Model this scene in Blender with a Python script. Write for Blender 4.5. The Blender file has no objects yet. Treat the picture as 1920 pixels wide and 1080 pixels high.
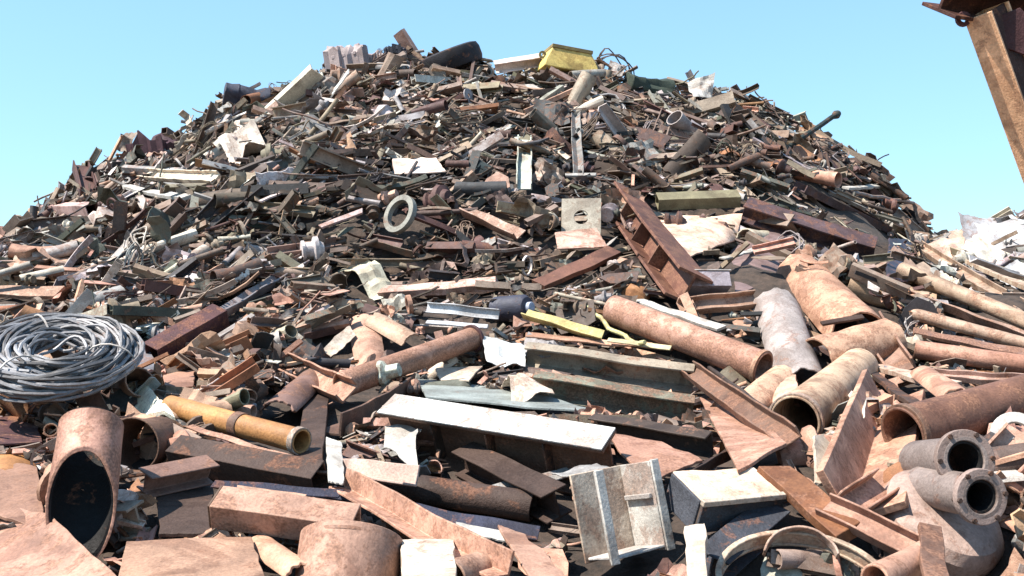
import bpy, math, random
import numpy as np
from mathutils import Vector, Matrix, Quaternion, noise

random.seed(11)
R = math.radians
SC = bpy.context.scene
COL = SC.collection

# ------------------------------------------------------------------ camera
F = 1884.0
CAM = Vector((0, 0, 2.2))
PITCH = math.atan(60 / F)
FW = Vector((0, math.cos(PITCH), math.sin(PITCH)))
UP = Vector((0, -math.sin(PITCH), math.cos(PITCH)))
RT = Vector((1, 0, 0))
cd = bpy.data.cameras.new('camera')
cd.sensor_width = 36
cd.lens = 36 * F / 1920
cd.clip_end = 3000
co = bpy.data.objects.new('camera', cd)
COL.objects.link(co)
co.location = CAM
co.rotation_euler = (math.pi / 2 + PITCH, 0, 0)
SC.camera = co


def ray(u, v):
    return FW + RT * ((u - 960) / F) - UP * ((v - 540) / F)      # depth along FW = 1


def proj(p):
    d = p - CAM
    z = d.dot(FW)
    if z < 0.1:
        return (-9999, -9999, z)
    return (960 + F * d.dot(RT) / z, 540 - F * d.dot(UP) / z, z)


# ------------------------------------------------------------------ the heap's shape
RIDGE_Y = 17.0
SKY = [(-700, 600), (-400, 590), (-200, 520), (0, 462), (60, 425), (130, 362), (190, 318), (250, 285), (330, 262), (400, 212),
       (440, 190), (520, 178), (580, 166), (620, 130), (700, 116), (740, 100), (800, 104), (870, 112), (930, 124),
       (1000, 128), (1130, 140), (1200, 156), (1290, 166), (1340, 182), (1440, 206), (1500, 246), (1600, 300),
       (1640, 345), (1690, 410), (1740, 455), (1800, 448), (1920, 425), (2100, 460), (2400, 560), (2800, 600)]
RX = [((u - 960) / F * RIDGE_Y, 2.2 + (600 - v) / F * RIDGE_Y - 0.05) for u, v in SKY]
AP = [(-3, 0.0), (1.6, 0.0), (2.6, 0.35), (3.5, 0.68), (5, 1.08), (7, 1.5), (9, 1.9), (10, 2.1), (17, 2.4), (24, 1.2), (30, 0.0), (40, 0.0)]


def lerp_table(t, x):
    if x <= t[0][0]:
        return t[0][1]
    for (a, b), (c, d) in zip(t, t[1:]):
        if x <= c:
            return b + (d - b) * (x - a) / (c - a)
    return t[-1][1]


def height(x, y):
    rh = lerp_table(RX, x * RIDGE_Y / max(14.5, min(y, 19)))
    za = lerp_table(AP, y) * max(0, min(1, (19 - abs(x)) / 6))
    s = max(0.0, min(1.0, (y - 9.0) / (RIDGE_Y - 9.0)))
    s = s * (0.72 + 0.28 * s) if s < 1 else 1
    if y > RIDGE_Y:
        s = max(0.0, 1 - ((y - RIDGE_Y) / 10.0)) ** 1.15
    z = za + max(0, rh - 2.4) * s
    n = noise.noise(Vector((x * 0.42, y * 0.42, 3.1))) * 0.34 + noise.noise(Vector((x * 1.1, y * 1.1, 7.7))) * 0.16
    amp = min(1, max(0, za / 1.0))
    # a shallow hollow across the middle of the face
    hol = -0.55 * math.exp(-((x + 1.6) / 2.6) ** 2 - ((y - 11.2) / 0.9) ** 2) - 0.45 * math.exp(-((x - 3.6) / 1.7) ** 2 - ((y - 12.4) / 0.8) ** 2)
    edge = 0.35 if abs(y - RIDGE_Y) < 1.2 else 1
    return z + n * amp * edge + hol


def normal(x, y):
    e = 0.15
    return Vector((height(x - e, y) - height(x + e, y), height(x, y - e) - height(x, y + e), 2 * e)).normalized()


def hit(u, v):
    d = ray(u, v)
    t = 2.5
    while t < 40:
        p = CAM + d * t
        if p.z < height(p.x, p.y):
            break
        t += 0.06
    else:
        t = RIDGE_Y
    for _ in range(8):
        p = CAM + d * t
        t += 0.008 if p.z > height(p.x, p.y) else -0.008
    return t


def P(u, v, near=0.0, d=None):
    t = (hit(u, v) if d is None else d) - near
    return CAM + ray(u, v) * t


# ------------------------------------------------------------------ mesh helpers: (verts, faces)
def tube(L, ro, t=0.01, n=20, skew=0.0, dent=0.0, seg=6, seed=0):
    rnd = random.Random(seed)
    vs, fs = [], []
    d0 = rnd.uniform(0, 6.28)
    for r in (ro, ro - t):
        for i in range(seg + 1):
            f = i / seg
            for k in range(n):
                a = 2 * math.pi * k / n
                rr = r * (1 - dent * max(0, math.cos(a - d0)) ** 3 * math.sin(math.pi * f) + dent * 0.35 * math.sin(2 * a + 5 * f))
                x = (f - 0.5) * L
                if i == 0:
                    x += skew * r * math.cos(a - d0)
                if i == seg:
                    x += skew * 0.6 * r * math.cos(a + d0)
                vs.append((x, rr * math.cos(a), rr * math.sin(a)))
    o2 = (seg + 1) * n
    for i in range(seg):
        for k in range(n):
            a, b = i * n + k, i * n + (k + 1) % n
            fs.append((a, a + n, b + n, b))
            fs.append((o2 + b, o2 + b + n, o2 + a + n, o2 + a))
    for k in range(n):
        k2 = (k + 1) % n
        fs.append((k2, o2 + k2, o2 + k, k))
        e = seg * n
        fs.append((e + k, o2 + e + k, o2 + e + k2, e + k2))
    return vs, fs


def prism(prof, L, seg=1, skew=0.0):
    n = len(prof)
    vs, fs = [], []
    for i in range(seg + 1):
        x = (i / seg - 0.5) * L
        for (y, z) in prof:
            vs.append((x + (skew * z if i == seg else (-skew * 0.6 * y if i == 0 else 0)), y, z))
    for i in range(seg):
        for k in range(n):
            a, b = i * n + k, i * n + (k + 1) % n
            fs.append((a, b, b + n, a + n))
    fs.append(tuple(range(n - 1, -1, -1)))
    fs.append(tuple(seg * n + k for k in range(n)))
    return vs, fs


def p_flat(w, t):
    return [(-w / 2, -t / 2), (w / 2, -t / 2), (w / 2, t / 2), (-w / 2, t / 2)]


def p_angle(w, t):
    return [(0, 0), (w, 0), (w, t), (t, t), (t, w), (0, w)]


def p_chan(w, h, t):      # opens to +Z
    return [(-w / 2, 0), (w / 2, 0), (w / 2, h), (w / 2 - t, h), (w / 2 - t, t), (-w / 2 + t, t), (-w / 2 + t, h), (-w / 2, h)]


def p_beam(w, h, t):
    a, b = w / 2, h / 2
    return [(-a, -b), (a, -b), (a, -b + t), (t / 2, -b + t), (t / 2, b - t), (a, b - t), (a, b), (-a, b), (-a, b - t), (-t / 2, b - t), (-t / 2, -b + t), (-a, -b + t)]


def bend(m, amt, twist=0.0, jit=0.0, seed=0):
    vs, fs = m
    L = max(v[0] for v in vs) - min(v[0] for v in vs) + 1e-6
    out = []
    for x, y, z in vs:
        f = x / L
        a = twist * f
        y2, z2 = y * math.cos(a) - z * math.sin(a), y * math.sin(a) + z * math.cos(a)
        z2 += amt * L * (0.25 - f * f) * -1 + jit * noise.noise(Vector((x * 3, y * 3, seed)))
        y2 += jit * noise.noise(Vector((x * 3 + 9, z * 3, seed)))
        out.append((x, y2, z2))
    return out, fs


def holed(outer, ri, t, n=24):     # flat ring of outer radius function, thickness t along X
    vs, fs = [], []
    for x in (-t / 2, t / 2):
        for k in range(n):
            a = 2 * math.pi * k / n
            vs.append((x, outer(a) * math.cos(a), outer(a) * math.sin(a)))
        for k in range(n):
            a = 2 * math.pi * k / n
            vs.append((x, ri * math.cos(a), ri * math.sin(a)))
    for k in range(n):
        j = (k + 1) % n
        fs += [(k, n + k, n + j, j), (2 * n + j, 3 * n + j, 3 * n + k, 2 * n + k), (k, j, 2 * n + j, 2 * n + k), (n + j, n + k, 3 * n + k, 3 * n + j)]
    return vs, fs


def ring(ro, ri, t, n=24):
    return holed(lambda a: ro, ri, t, n)


def plate(w, h, t, seed=0, corners=7):
    rnd = random.Random(seed)
    pts = []
    for k in range(corners):
        a = 2 * math.pi * (k + rnd.uniform(-0.25, 0.25)) / corners
        m = max(abs(math.cos(a)), abs(math.sin(a)))
        q = rnd.uniform(0.72, 1.0)
        pts.append((w / 2 * math.cos(a) / m * q, h / 2 * math.sin(a) / m * q))
    n = len(pts)
    vs = [(x, y, -t / 2) for x, y in pts] + [(x, y, t / 2) for x, y in pts]
    fs = [tuple(range(n - 1, -1, -1)), tuple(range(n, 2 * n))] + [(k, (k + 1) % n, n + (k + 1) % n, n + k) for k in range(n)]
    return vs, fs


def sheet(w, h, t, amp, nx=8, ny=6, seed=0, curl=0.0, rag=0.06):
    rnd = random.Random(seed)
    top = []
    for j in range(ny + 1):
        for i in range(nx + 1):
            x, y = (i / nx - 0.5) * w, (j / ny - 0.5) * h
            s = 2.2 / max(w, h)
            z = amp * (noise.noise(Vector((x * s, y * s, seed * 3.3))) * 1.4 + abs(noise.noise(Vector((x * s * 2.4, y * s * 2.4, seed * 1.7 + 5)))) * 0.9)
            z += curl * (y / h) ** 2 * h
            if i in (0, nx) or j in (0, ny):
                x += rnd.uniform(-rag, rag) * w * 0.5
                y += rnd.uniform(-rag, rag) * h * 0.5
            top.append((x, y, z))
    n = len(top)
    vs = top + [(x, y, z - t) for x, y, z in top]
    fs = []
    W = nx + 1
    for j in range(ny):
        for i in range(nx):
            a = j * W + i
            fs.append((a, a + 1, a + W + 1, a + W))
            fs.append((n + a, n + a + W, n + a + W + 1, n + a + 1))
    for i in range(nx):
        fs.append((i, n + i, n + i + 1, i + 1))
        a = ny * W + i
        fs.append((a, a + 1, n + a + 1, n + a))
    for j in range(ny):
        a = j * W
        fs.append((a, a + W, n + a + W, n + a))
        a = j * W + nx
        fs.append((a, n + a, n + a + W, a + W))
    return vs, fs


def sweep(path, r, n=6, hollow=0.0):
    path = [Vector(p) for p in path]
    vs, fs = [], []
    up = Vector((0.13, 0.21, 1)).normalized()
    N = len(path)
    frames = []
    for i in range(N):
        t = (path[min(i + 1, N - 1)] - path[max(i - 1, 0)]).normalized()
        s = t.cross(up)
        if s.length < 1e-3:
            s = t.cross(Vector((1, 0, 0)))
        s.normalize()
        up = s.cross(t)
        frames.append((path[i], s, up.copy()))
    rs = [r] if not hollow else [r, r - hollow]
    for rr in rs:
        for p, s, u in frames:
            for k in range(n):
                a = 2 * math.pi * k / n
                q = p + s * (rr * math.cos(a)) + u * (rr * math.sin(a))
                vs.append(tuple(q))
    o2 = N * n
    for i in range(N - 1):
        for k in range(n):
            a, b = i * n + k, i * n + (k + 1) % n
            fs.append((a, b, b + n, a + n))
            if hollow:
                fs.append((o2 + b, o2 + a, o2 + a + n, o2 + b + n))
    e = (N - 1) * n
    if hollow:
        for k in range(n):
            j = (k + 1) % n
            fs.append((k, o2 + k, o2 + j, j))
            fs.append((e + j, o2 + e + j, o2 + e + k, e + k))
    else:
        fs.append(tuple(range(n - 1, -1, -1)))
        fs.append(tuple(e + k for k in range(n)))
    return vs, fs


def lathe(prof, n=28, squash=0.0, seed=0):          # profile of (x, r), axis X
    vs, fs = [], []
    for x, r in prof:
        for k in range(n):
            a = 2 * math.pi * k / n
            rr = r * (1 + squash * noise.noise(Vector((math.cos(a) * 1.5, math.sin(a) * 1.5, x * 4 + seed))))
            vs.append((x, rr * math.cos(a), rr * math.sin(a)))
    for i in range(len(prof) - 1):
        for k in range(n):
            a, b = i * n + k, i * n + (k + 1) % n
            fs.append((a, a + n, b + n, b))
    if prof[0][1] > 1e-5:
        fs.append(tuple(range(n)))
    if prof[-1][1] > 1e-5:
        e = (len(prof) - 1) * n
        fs.append(tuple(e + k for k in range(n - 1, -1, -1)))
    return vs, fs


def box(sx, sy, sz, c=(0, 0, 0)):
    vs = [(c[0] + sx / 2 * a, c[1] + sy / 2 * b, c[2] + sz / 2 * d) for a in (-1, 1) for b in (-1, 1) for d in (-1, 1)]
    return vs, [(0, 1, 3, 2), (4, 6, 7, 5), (0, 4, 5, 1), (2, 3, 7, 6), (0, 2, 6, 4), (1, 5, 7, 3)]


def join(*ms):
    vs, fs = [], []
    for v, f in ms:
        o = len(vs)
        vs += list(v)
        fs += [tuple(i + o for i in q) for q in f]
    return vs, fs


def xf(m, M):
    return [tuple(M @ Vector(v)) for v in m[0]], m[1]


def T(x, y, z):
    return Matrix.Translation((x, y, z))


def RZ(a):
    return Matrix.Rotation(a, 4, 'Z')


def RY(a):
    return Matrix.Rotation(a, 4, 'Y')


def RXm(a):
    return Matrix.Rotation(a, 4, 'X')


# ------------------------------------------------------------------ materials
def node(nt, kind, **kw):
    n = nt.nodes.new(kind)
    for k, v in kw.items():
        setattr(n, k, v)
    return n


def ramp(nt, a, b, ca=(0, 0, 0, 1), cb=(1, 1, 1, 1)):
    r = node(nt, 'ShaderNodeValToRGB')
    r.color_ramp.elements[0].position = a
    r.color_ramp.elements[1].position = b
    r.color_ramp.elements[0].color = ca
    r.color_ramp.elements[1].color = cb
    return r


def metal(name, source, rust=0.5, rough=0.75, metallic=0.0, bump=0.5, scale=1.0, rustcol=((0.10, 0.040, 0.022, 1), (0.30, 0.135, 0.075, 1)), dirt=0.6):
    m = bpy.data.materials.new(name)
    m.use_nodes = True
    nt = m.node_tree
    nt.nodes.clear()
    L = nt.links.new
    out = node(nt, 'ShaderNodeOutputMaterial')
    bs = node(nt, 'ShaderNodeBsdfPrincipled')
    L(bs.outputs[0], out.inputs[0])
    tc = node(nt, 'ShaderNodeTexCoord')
    oi = node(nt, 'ShaderNodeObjectInfo')
    if source == 'object':
        col = oi.outputs['Color']
    else:
        at = node(nt, 'ShaderNodeAttribute', attribute_name='tint')
        col = at.outputs['Color']
    mul = node(nt, 'ShaderNodeMath', operation='MULTIPLY')
    L(oi.outputs['Random'], mul.inputs[0])
    mul.inputs[1].default_value = 90
    def nz(s, det, ro=0.6, dist=0.0):
        n = node(nt, 'ShaderNodeTexNoise', noise_dimensions='4D')
        L(tc.outputs['Object'], n.inputs['Vector'])
        L(mul.outputs[0], n.inputs['W'])
        n.inputs['Scale'].default_value = s * scale
        n.inputs['Detail'].default_value = det
        n.inputs['Roughness'].default_value = ro
        n.inputs['Distortion'].default_value = dist
        return n
    n1, n2, n3 = nz(3.2, 7, 0.62, 0.3), nz(6.5, 9, 0.72, 0.6), nz(70, 4, 0.6)
    # broad tone variation of the surface
    r1 = ramp(nt, 0.28, 0.72, (0.50, 0.47, 0.45, 1), (1.28, 1.27, 1.26, 1))
    L(n1.outputs['Fac'], r1.inputs[0])
    mx = node(nt, 'ShaderNodeMix', data_type='RGBA', blend_type='MULTIPLY')
    mx.inputs['Factor'].default_value = 1
    L(col, mx.inputs['A'])
    L(r1.outputs[0], mx.inputs['B'])
    n4 = nz(1.9, 10, 0.66, 1.2)
    mp = node(nt, 'ShaderNodeMapping')
    mp.inputs['Scale'].default_value = (0.8, 1.1, 1.1)
    L(tc.outputs['Object'], mp.inputs['Vector'])
    L(mp.outputs[0], n4.inputs['Vector'])
    r4 = ramp(nt, 0.51, 0.57)
    L(n4.outputs['Fac'], r4.inputs[0])
    s4 = node(nt, 'ShaderNodeMath', operation='MULTIPLY')
    L(r4.outputs[0], s4.inputs[0])
    s4.inputs[1].default_value = 0.25 + 0.6 * rust
    d4 = node(nt, 'ShaderNodeMix', data_type='RGBA', blend_type='MULTIPLY')
    L(s4.outputs[0], d4.inputs['Factor'])
    L(mx.outputs['Result'], d4.inputs['A'])
    d4.inputs['B'].default_value = (0.42, 0.32, 0.27, 1)
    mx = d4
    # rust
    rc = ramp(nt, 0.35, 0.7, *rustcol)
    L(n3.outputs['Fac'], rc.inputs[0])
    rm = ramp(nt, 0.655 - 0.3 * rust, 0.70 - 0.27 * rust)
    rv = node(nt, 'ShaderNodeMath', operation='MULTIPLY_ADD')
    L(oi.outputs['Random'], rv.inputs[0])
    rv.inputs[1].default_value = 0.16
    rv.inputs[2].default_value = -0.08
    ra = node(nt, 'ShaderNodeMath', operation='ADD')
    L(n2.outputs['Fac'], ra.inputs[0])
    L(rv.outputs[0], ra.inputs[1])
    L(ra.outputs[0], rm.inputs[0])
    rs = node(nt, 'ShaderNodeMath', operation='MULTIPLY')
    L(rm.outputs[0], rs.inputs[0])
    rs.inputs[1].default_value = 0.35 + 0.5 * rust
    mr = node(nt, 'ShaderNodeMix', data_type='RGBA')
    L(rs.outputs[0], mr.inputs['Factor'])
    L(mx.outputs['Result'], mr.inputs['A'])
    L(rc.outputs[0], mr.inputs['B'])
    # fine grime speckle
    r3 = ramp(nt, 0.30, 0.62, (1 - 0.5 * dirt, 1 - 0.53 * dirt, 1 - 0.55 * dirt, 1), (1.06, 1.05, 1.04, 1))
    L(n3.outputs['Fac'], r3.inputs[0])
    ms = node(nt, 'ShaderNodeMix', data_type='RGBA', blend_type='MULTIPLY')
    ms.inputs['Factor'].default_value = 1
    L(mr.outputs['Result'], ms.inputs['A'])
    L(r3.outputs[0], ms.inputs['B'])
    L(ms.outputs['Result'], bs.inputs['Base Color'])
    rr = ramp(nt, 0.3, 0.7, (rough - 0.14,) * 3 + (1,), (min(1, rough + 0.16),) * 3 + (1,))
    L(n2.outputs['Fac'], rr.inputs[0])
    L(rr.outputs[0], bs.inputs['Roughness'])
    bs.inputs['Metallic'].default_value = metallic
    bs.inputs['Specular IOR Level'].default_value = 0.22 if 'dark' in name else 0.45
    ad = node(nt, 'ShaderNodeMath', operation='MULTIPLY_ADD')
    L(n2.outputs['Fac'], ad.inputs[0])
    ad.inputs[1].default_value = 1.6
    L(n3.outputs['Fac'], ad.inputs[2])
    bp = node(nt, 'ShaderNodeBump')
    bp.inputs['Strength'].default_value = bump
    bp.inputs['Distance'].default_value = 0.012
    L(ad.outputs[0], bp.inputs['Height'])
    L(bp.outputs[0], bs.inputs['Normal'])
    return m


M_RUST = metal('rusted_steel', 'object', 0.50, 0.68, 0.12, 0.26, rustcol=((0.11, 0.046, 0.026, 1), (0.35, 0.18, 0.11, 1)))
M_OLD = metal('old_flaking_paint', 'object', 0.44, 0.66, 0.0, 0.35, dirt=0.7)
M_PAINT = metal('chipped_paint', 'object', 0.30, 0.62, 0.0, 0.35, dirt=0.6)
M_GALV = metal('galvanised_wire', 'object', 0.12, 0.6, 0.15, 0.2, dirt=0.6)
M_DARK = metal('dark_grime_and_shade', 'object', 0.3, 0.7, 0.0, 0.5)  # dark grimy steel; also carries shade painted into mouths and webs
M_STUFF = metal('loose_scrap', 'attr', 0.28, 0.75, 0.0, 0.4)
M_SCRAP = metal('mixed_scrap', 'object', 0.30, 0.70, 0.08, 0.32)


def earth(name, a, b, sc):
    m = bpy.data.materials.new(name)
    m.use_nodes = True
    nt = m.node_tree
    bs = nt.nodes['Principled BSDF']
    tc = node(nt, 'ShaderNodeTexCoord')
    n = node(nt, 'ShaderNodeTexNoise')
    n.inputs['Scale'].default_value = sc
    n.inputs['Detail'].default_value = 12
    n.inputs['Roughness'].default_value = 0.7
    nt.links.new(tc.outputs['Object'], n.inputs['Vector'])
    r = ramp(nt, 0.32, 0.7, a, b)
    nt.links.new(n.outputs['Fac'], r.inputs[0])
    nt.links.new(r.outputs[0], bs.inputs['Base Color'])
    bs.inputs['Roughness'].default_value = 0.95
    bp = node(nt, 'ShaderNodeBump')
    bp.inputs['Strength'].default_value = 0.8
    bp.inputs['Distance'].default_value = 0.05
    nt.links.new(n.outputs['Fac'], bp.inputs['Height'])
    nt.links.new(bp.outputs[0], bs.inputs['Normal'])
    return m


M_GROUND = earth('dusty_earth', (0.12, 0.085, 0.06, 1), (0.27, 0.20, 0.15, 1), 1.3)
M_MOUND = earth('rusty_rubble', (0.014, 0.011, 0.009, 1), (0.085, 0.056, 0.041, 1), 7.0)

# ------------------------------------------------------------------ object helpers
JIT = random.Random(77)
FOOT = []         # image footprints of hand-laid pieces: (u0, v0, u1, v1, radius, depth)
MARKS = []        # (u, v, phrase): easily found pieces the small ones can be described by


def mesh(name, m, smooth=35):
    me = bpy.data.meshes.new(name)
    me.from_pydata([tuple(v) for v in m[0]], [], m[1])
    me.validate(clean_customdata=False)
    me.update()
    if smooth:
        me.polygons.foreach_set('use_smooth', [True] * len(me.polygons))
        me.set_sharp_from_angle(angle=R(smooth))
    return me


def obj(name, m, mat, color, M=None, parent=None, bevel=0.004, smooth=35):
    me = m if isinstance(m, bpy.types.Mesh) else mesh(name, m, smooth)
    o = bpy.data.objects.new(name, me)
    COL.objects.link(o)
    if not me.materials:
        me.materials.append(mat)
    if mat is M_RUST:
        k_ = JIT.uniform(.74, 1.08)
        color = [c * k_ * JIT.uniform(.96, 1.04) for c in color]
    o.color = (*color, 1)
    if parent is not None:
        o.parent = parent
    if M is not None:
        o.matrix_local = M
    if bevel:
        b = o.modifiers.new('bevel', 'BEVEL')
        b.width = bevel
        b.segments = 2
        b.limit_method = 'ANGLE'
        b.angle_limit = R(40)
    return o


def tag(o, label, cat, group=None):
    o['label'] = label
    o['category'] = cat
    o['kind'] = 'thing'
    if group:
        o['group'] = group
    return o


def empty(name, M, label, cat, group=None):
    o = bpy.data.objects.new(name, None)
    COL.objects.link(o)
    o.empty_display_size = 0.1
    o.matrix_world = M
    return tag(o, label, cat, group)


def frame(a, b, roll=0.0, hint=(0, -0.55, 0.84)):
    X = (b - a).normalized()
    H = Vector(hint)
    Y = H.cross(X)
    if Y.length < 0.05:
        Y = Vector((0, 1, 0)).cross(X)
    Y.normalize()
    Z = X.cross(Y)
    M = Matrix((X, Y, Z)).transposed().to_4x4()
    M.translation = (a + b) / 2
    return M @ RXm(R(roll))


def foot(a, b, rad, d):
    FOOT.append((a[0], a[1], b[0], b[1], rad, d))


def stick(name, label, cat, make, a, b, wpx, color, mat=M_RUST, near=(0.1, 0.1), roll=0.0, parts=None, mark=None, group=None, bevel=0.004, d=None, hint=(0, -0.55, 0.84)):
    """A long piece whose two ends lie at picture points a and b on the heap's face."""
    if d is None:
        pa, pb = P(a[0], a[1], near[0]), P(b[0], b[1], near[1])
    else:
        pa, pb = P(a[0], a[1], 0, d[0]), P(b[0], b[1], 0, d[1])
    dep = ((pa + pb) / 2 - CAM).dot(FW)
    w = wpx * dep / F
    L = (pb - pa).length
    M = frame(pa, pb, roll, hint)
    foot(a, b, wpx * 0.55, dep)
    if mark:
        MARKS.append(((a[0] + b[0]) / 2, (a[1] + b[1]) / 2, mark))
    m = make(L, w)
    if parts:
        root = empty(name, M, label, cat, group)
        pname = {'steel_pipe': 'pipe_wall', 'steel_beam': 'beam_section', 'steel_channel': 'channel_section'}.get(name, 'body')
        obj(pname, m, mat, color, None, root, bevel)
        for (pn, pm, pc, pmat) in parts(L, w):
            obj(pn, pm, pmat, pc, None, root, 0.003)
        return root
    o = obj(name, m, mat, color, M, None, bevel)
    return tag(o, label, cat, group)


def quad(name, label, cat, pts, t, color, mat=M_RUST, amp=0.02, parts=None, mark=None, group=None, n=9, curl=0.0):
    """A plate given by four corners (u, v, near) clockwise from top left, with a real thickness."""
    c = [P(*p) for p in pts]
    ctr = sum(c, Vector()) / 4
    X = ((c[1] + c[2]) - (c[0] + c[3])).normalized()
    Yd = ((c[0] + c[1]) - (c[2] + c[3]))
    Z = X.cross(Yd).normalized()
    if Z.dot(CAM - ctr) < 0:
        Z = -Z
    Y = Z.cross(X)
    M = Matrix((X, Y, Z)).transposed().to_4x4()
    M.translation = ctr
    Mi = M.inverted()
    lc = [Mi @ p for p in c]
    seed = len(FOOT) * 1.37
    if name == 'steel_plate':
        amp *= .45
    top = []
    rnd = random.Random(len(FOOT))
    for j in range(n + 1):
        for i in range(n + 1):
            f, g = i / n, j / n
            p = (lc[0] * (1 - f) + lc[1] * f) * (1 - g) + (lc[3] * (1 - f) + lc[2] * f) * g
            z = p.z + amp * 1.6 * noise.noise(Vector((p.x * 2.2, p.y * 2.2, seed))) + amp * 0.5 * noise.noise(Vector((p.x * 8, p.y * 8, seed))) - curl * (2 * f - 1) ** 2
            e = 0.006 if i in (0, n) or j in (0, n) else 0
            top.append((p.x + rnd.uniform(-e, e), p.y + rnd.uniform(-e, e), z))
    k = len(top)
    vs = top + [(x, y, z - t) for x, y, z in top]
    W = n + 1
    fs = []
    for j in range(n):
        for i in range(n):
            a = j * W + i
            fs.append((a, a + W, a + W + 1, a + 1))
            fs.append((k + a, k + a + 1, k + a + W + 1, k + a + W))
    for i in range(n):
        fs.append((i, i + 1, k + i + 1, k + i))
        a = n * W + i
        fs.append((a, k + a, k + a + 1, a + 1))
        a = i * W
        fs.append((a, k + a, k + a + W, a + W))
        a = i * W + n
        fs.append((a, a + W, k + a + W, k + a))
    us, vv = [p[0] for p in pts], [p[1] for p in pts]
    dep = (ctr - CAM).dot(FW)
    cu, cv = sum(us) / 4, sum(vv) / 4
    wu, wv = (max(us) - min(us)) / 2, (max(vv) - min(vv)) / 2
    if wu > wv:
        foot((cu - wu + wv, cv), (cu + wu - wv, cv), wv, dep)
    else:
        foot((cu, cv - wv + wu), (cu, cv + wv - wu), wu, dep)
    if mark:
        MARKS.append((cu, cv, mark))
    if parts:
        root = empty(name, M, label, cat, group)
        obj('plate', (vs, fs), mat, color, None, root, 0.003)
        for (pn, pm, pc, pmat) in parts(lc):
            obj(pn, pm, pmat, pc, None, root, 0.003)
        return root
    return tag(obj(name, (vs, fs), mat, color, M, None, 0.0 if 'sheet' in name else 0.003, 14 if 'sheet' in name else 35), label, cat, group)


# colours
PINK = (0.47, 0.275, 0.195)
TAN = (0.46, 0.285, 0.20)
PALE = (0.56, 0.46, 0.36)
CREAM = (0.52, 0.44, 0.36)
WHITE = (0.47, 0.455, 0.42)
GREY = (0.30, 0.29, 0.28)
LGREY = (0.46, 0.44, 0.42)
DGREY = (0.075, 0.075, 0.075)
BROWN = (0.17, 0.10, 0.07)
DBROWN = (0.065, 0.042, 0.034)
MAROON = (0.09, 0.04, 0.042)
NAVY = (0.035, 0.038, 0.065)
OLIVE = (0.19, 0.17, 0.10)
GREEN = (0.10, 0.125, 0.085)
ORANGE = (0.43, 0.215, 0.075)
RED = (0.15, 0.068, 0.045)
BLUEG = (0.36, 0.41, 0.52)

# ------------------------------------------------------------------ setting: ground and mound
gm = 40
gv, gf = [], []
gx = [-900, -300, -120, -60] + [-30 + 2 * i for i in range(31)] + [60, 120, 300, 900]
gy = [-300, -100, -40, -20] + [-10 + 2 * i for i in range(31)] + [80, 160, 400, 1200]
for y in gy:
    for x in gx:
        gv.append((x, y, 0.06 * noise.noise(Vector((x * 0.2, y * 0.2, 0))) - 0.08 if abs(x) < 60 and -20 < y < 60 else -0.08))
for j in range(len(gy) - 1):
    for i in range(len(gx) - 1):
        a = j * len(gx) + i
        gf.append((a, a + 1, a + len(gx) + 1, a + len(gx)))
g = obj('ground', (gv, gf), M_GROUND, (1, 1, 1), bevel=0, smooth=80)
g['kind'] = 'structure'
mv, mf = [], []
NX, NY = 190, 130
for j in range(NY + 1):
    for i in range(NX + 1):
        x, y = -19 + 38 * i / NX, 1.2 + 29 * j / NY
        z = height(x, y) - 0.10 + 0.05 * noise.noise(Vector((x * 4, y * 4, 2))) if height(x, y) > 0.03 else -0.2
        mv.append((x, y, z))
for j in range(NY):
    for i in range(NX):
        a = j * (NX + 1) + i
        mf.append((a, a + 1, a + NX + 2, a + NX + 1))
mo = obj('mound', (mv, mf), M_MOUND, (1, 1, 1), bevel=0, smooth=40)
mo['kind'] = 'structure'


# ------------------------------------------------------------------ makers for long pieces
def rag(m, a, seed):
    """flame-cut ends: the end faces run out of square"""
    rnd = random.Random(seed)
    x0, x1 = min(v[0] for v in m[0]), max(v[0] for v in m[0])
    s = [rnd.uniform(-1, 1) for _ in range(4)]
    W = max(abs(c) for v in m[0] for c in v[1:]) + 1e-6
    out = []
    for x, y, z in m[0]:
        if x < x0 + 1e-5:
            x += a * (s[0] * y + s[1] * z) / W
        elif x > x1 - 1e-5:
            x += a * (s[2] * y + s[3] * z) / W
        out.append((x, y, z))
    return out, m[1]


def shell(L, r, t, arc, seed=0, seg=8, n=16, dent=.06):
    """a length cut out of a pipe wall"""
    vs, fs = [], []
    for rr in (r, r - t):
        for i in range(seg + 1):
            for k in range(n + 1):
                a = (k / n - .5) * arc
                q = rr * (1 + dent * noise.noise(Vector((i * .5, k * .25, seed))))
                e = .05 * L * noise.noise(Vector((k * .4, i, seed + 3))) if i in (0, seg) else 0
                vs.append(((i / seg - .5) * L + e, q * math.sin(a), q * math.cos(a) - r * .5))
    W, o2 = n + 1, (seg + 1) * (n + 1)
    for i in range(seg):
        for k in range(n):
            a = i * W + k
            fs += [(a, a + W, a + W + 1, a + 1), (o2 + a, o2 + a + 1, o2 + a + W + 1, o2 + a + W)]
        a, b = i * W, i * W + n
        fs += [(a, o2 + a, o2 + a + W, a + W), (b, b + W, o2 + b + W, o2 + b)]
    for k in range(n):
        a, b = k, seg * W + k
        fs += [(a, a + 1, o2 + a + 1, o2 + a), (b, o2 + b, o2 + b + 1, b + 1)]
    return vs, fs


def mk_shell(arc=3.2, t=.018, seed=0):
    return lambda L, w: shell(L, w / 2, t, arc, seed)


def mk_pipe(t=0.012, dent=0.08, skew=0.12, n=32, seed=1):
    return lambda L, w: tube(L, w / 2, t, n, skew, dent, 12, seed + int(L * 100))


def mk_flat(k=0.18, b=0.035, jit=0.016, tw=0.14):
    return lambda L, w: bend(rag(prism(p_flat(w, max(0.008, w * k)), L, 14), .22 * w, L), b, tw, jit, L)


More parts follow.
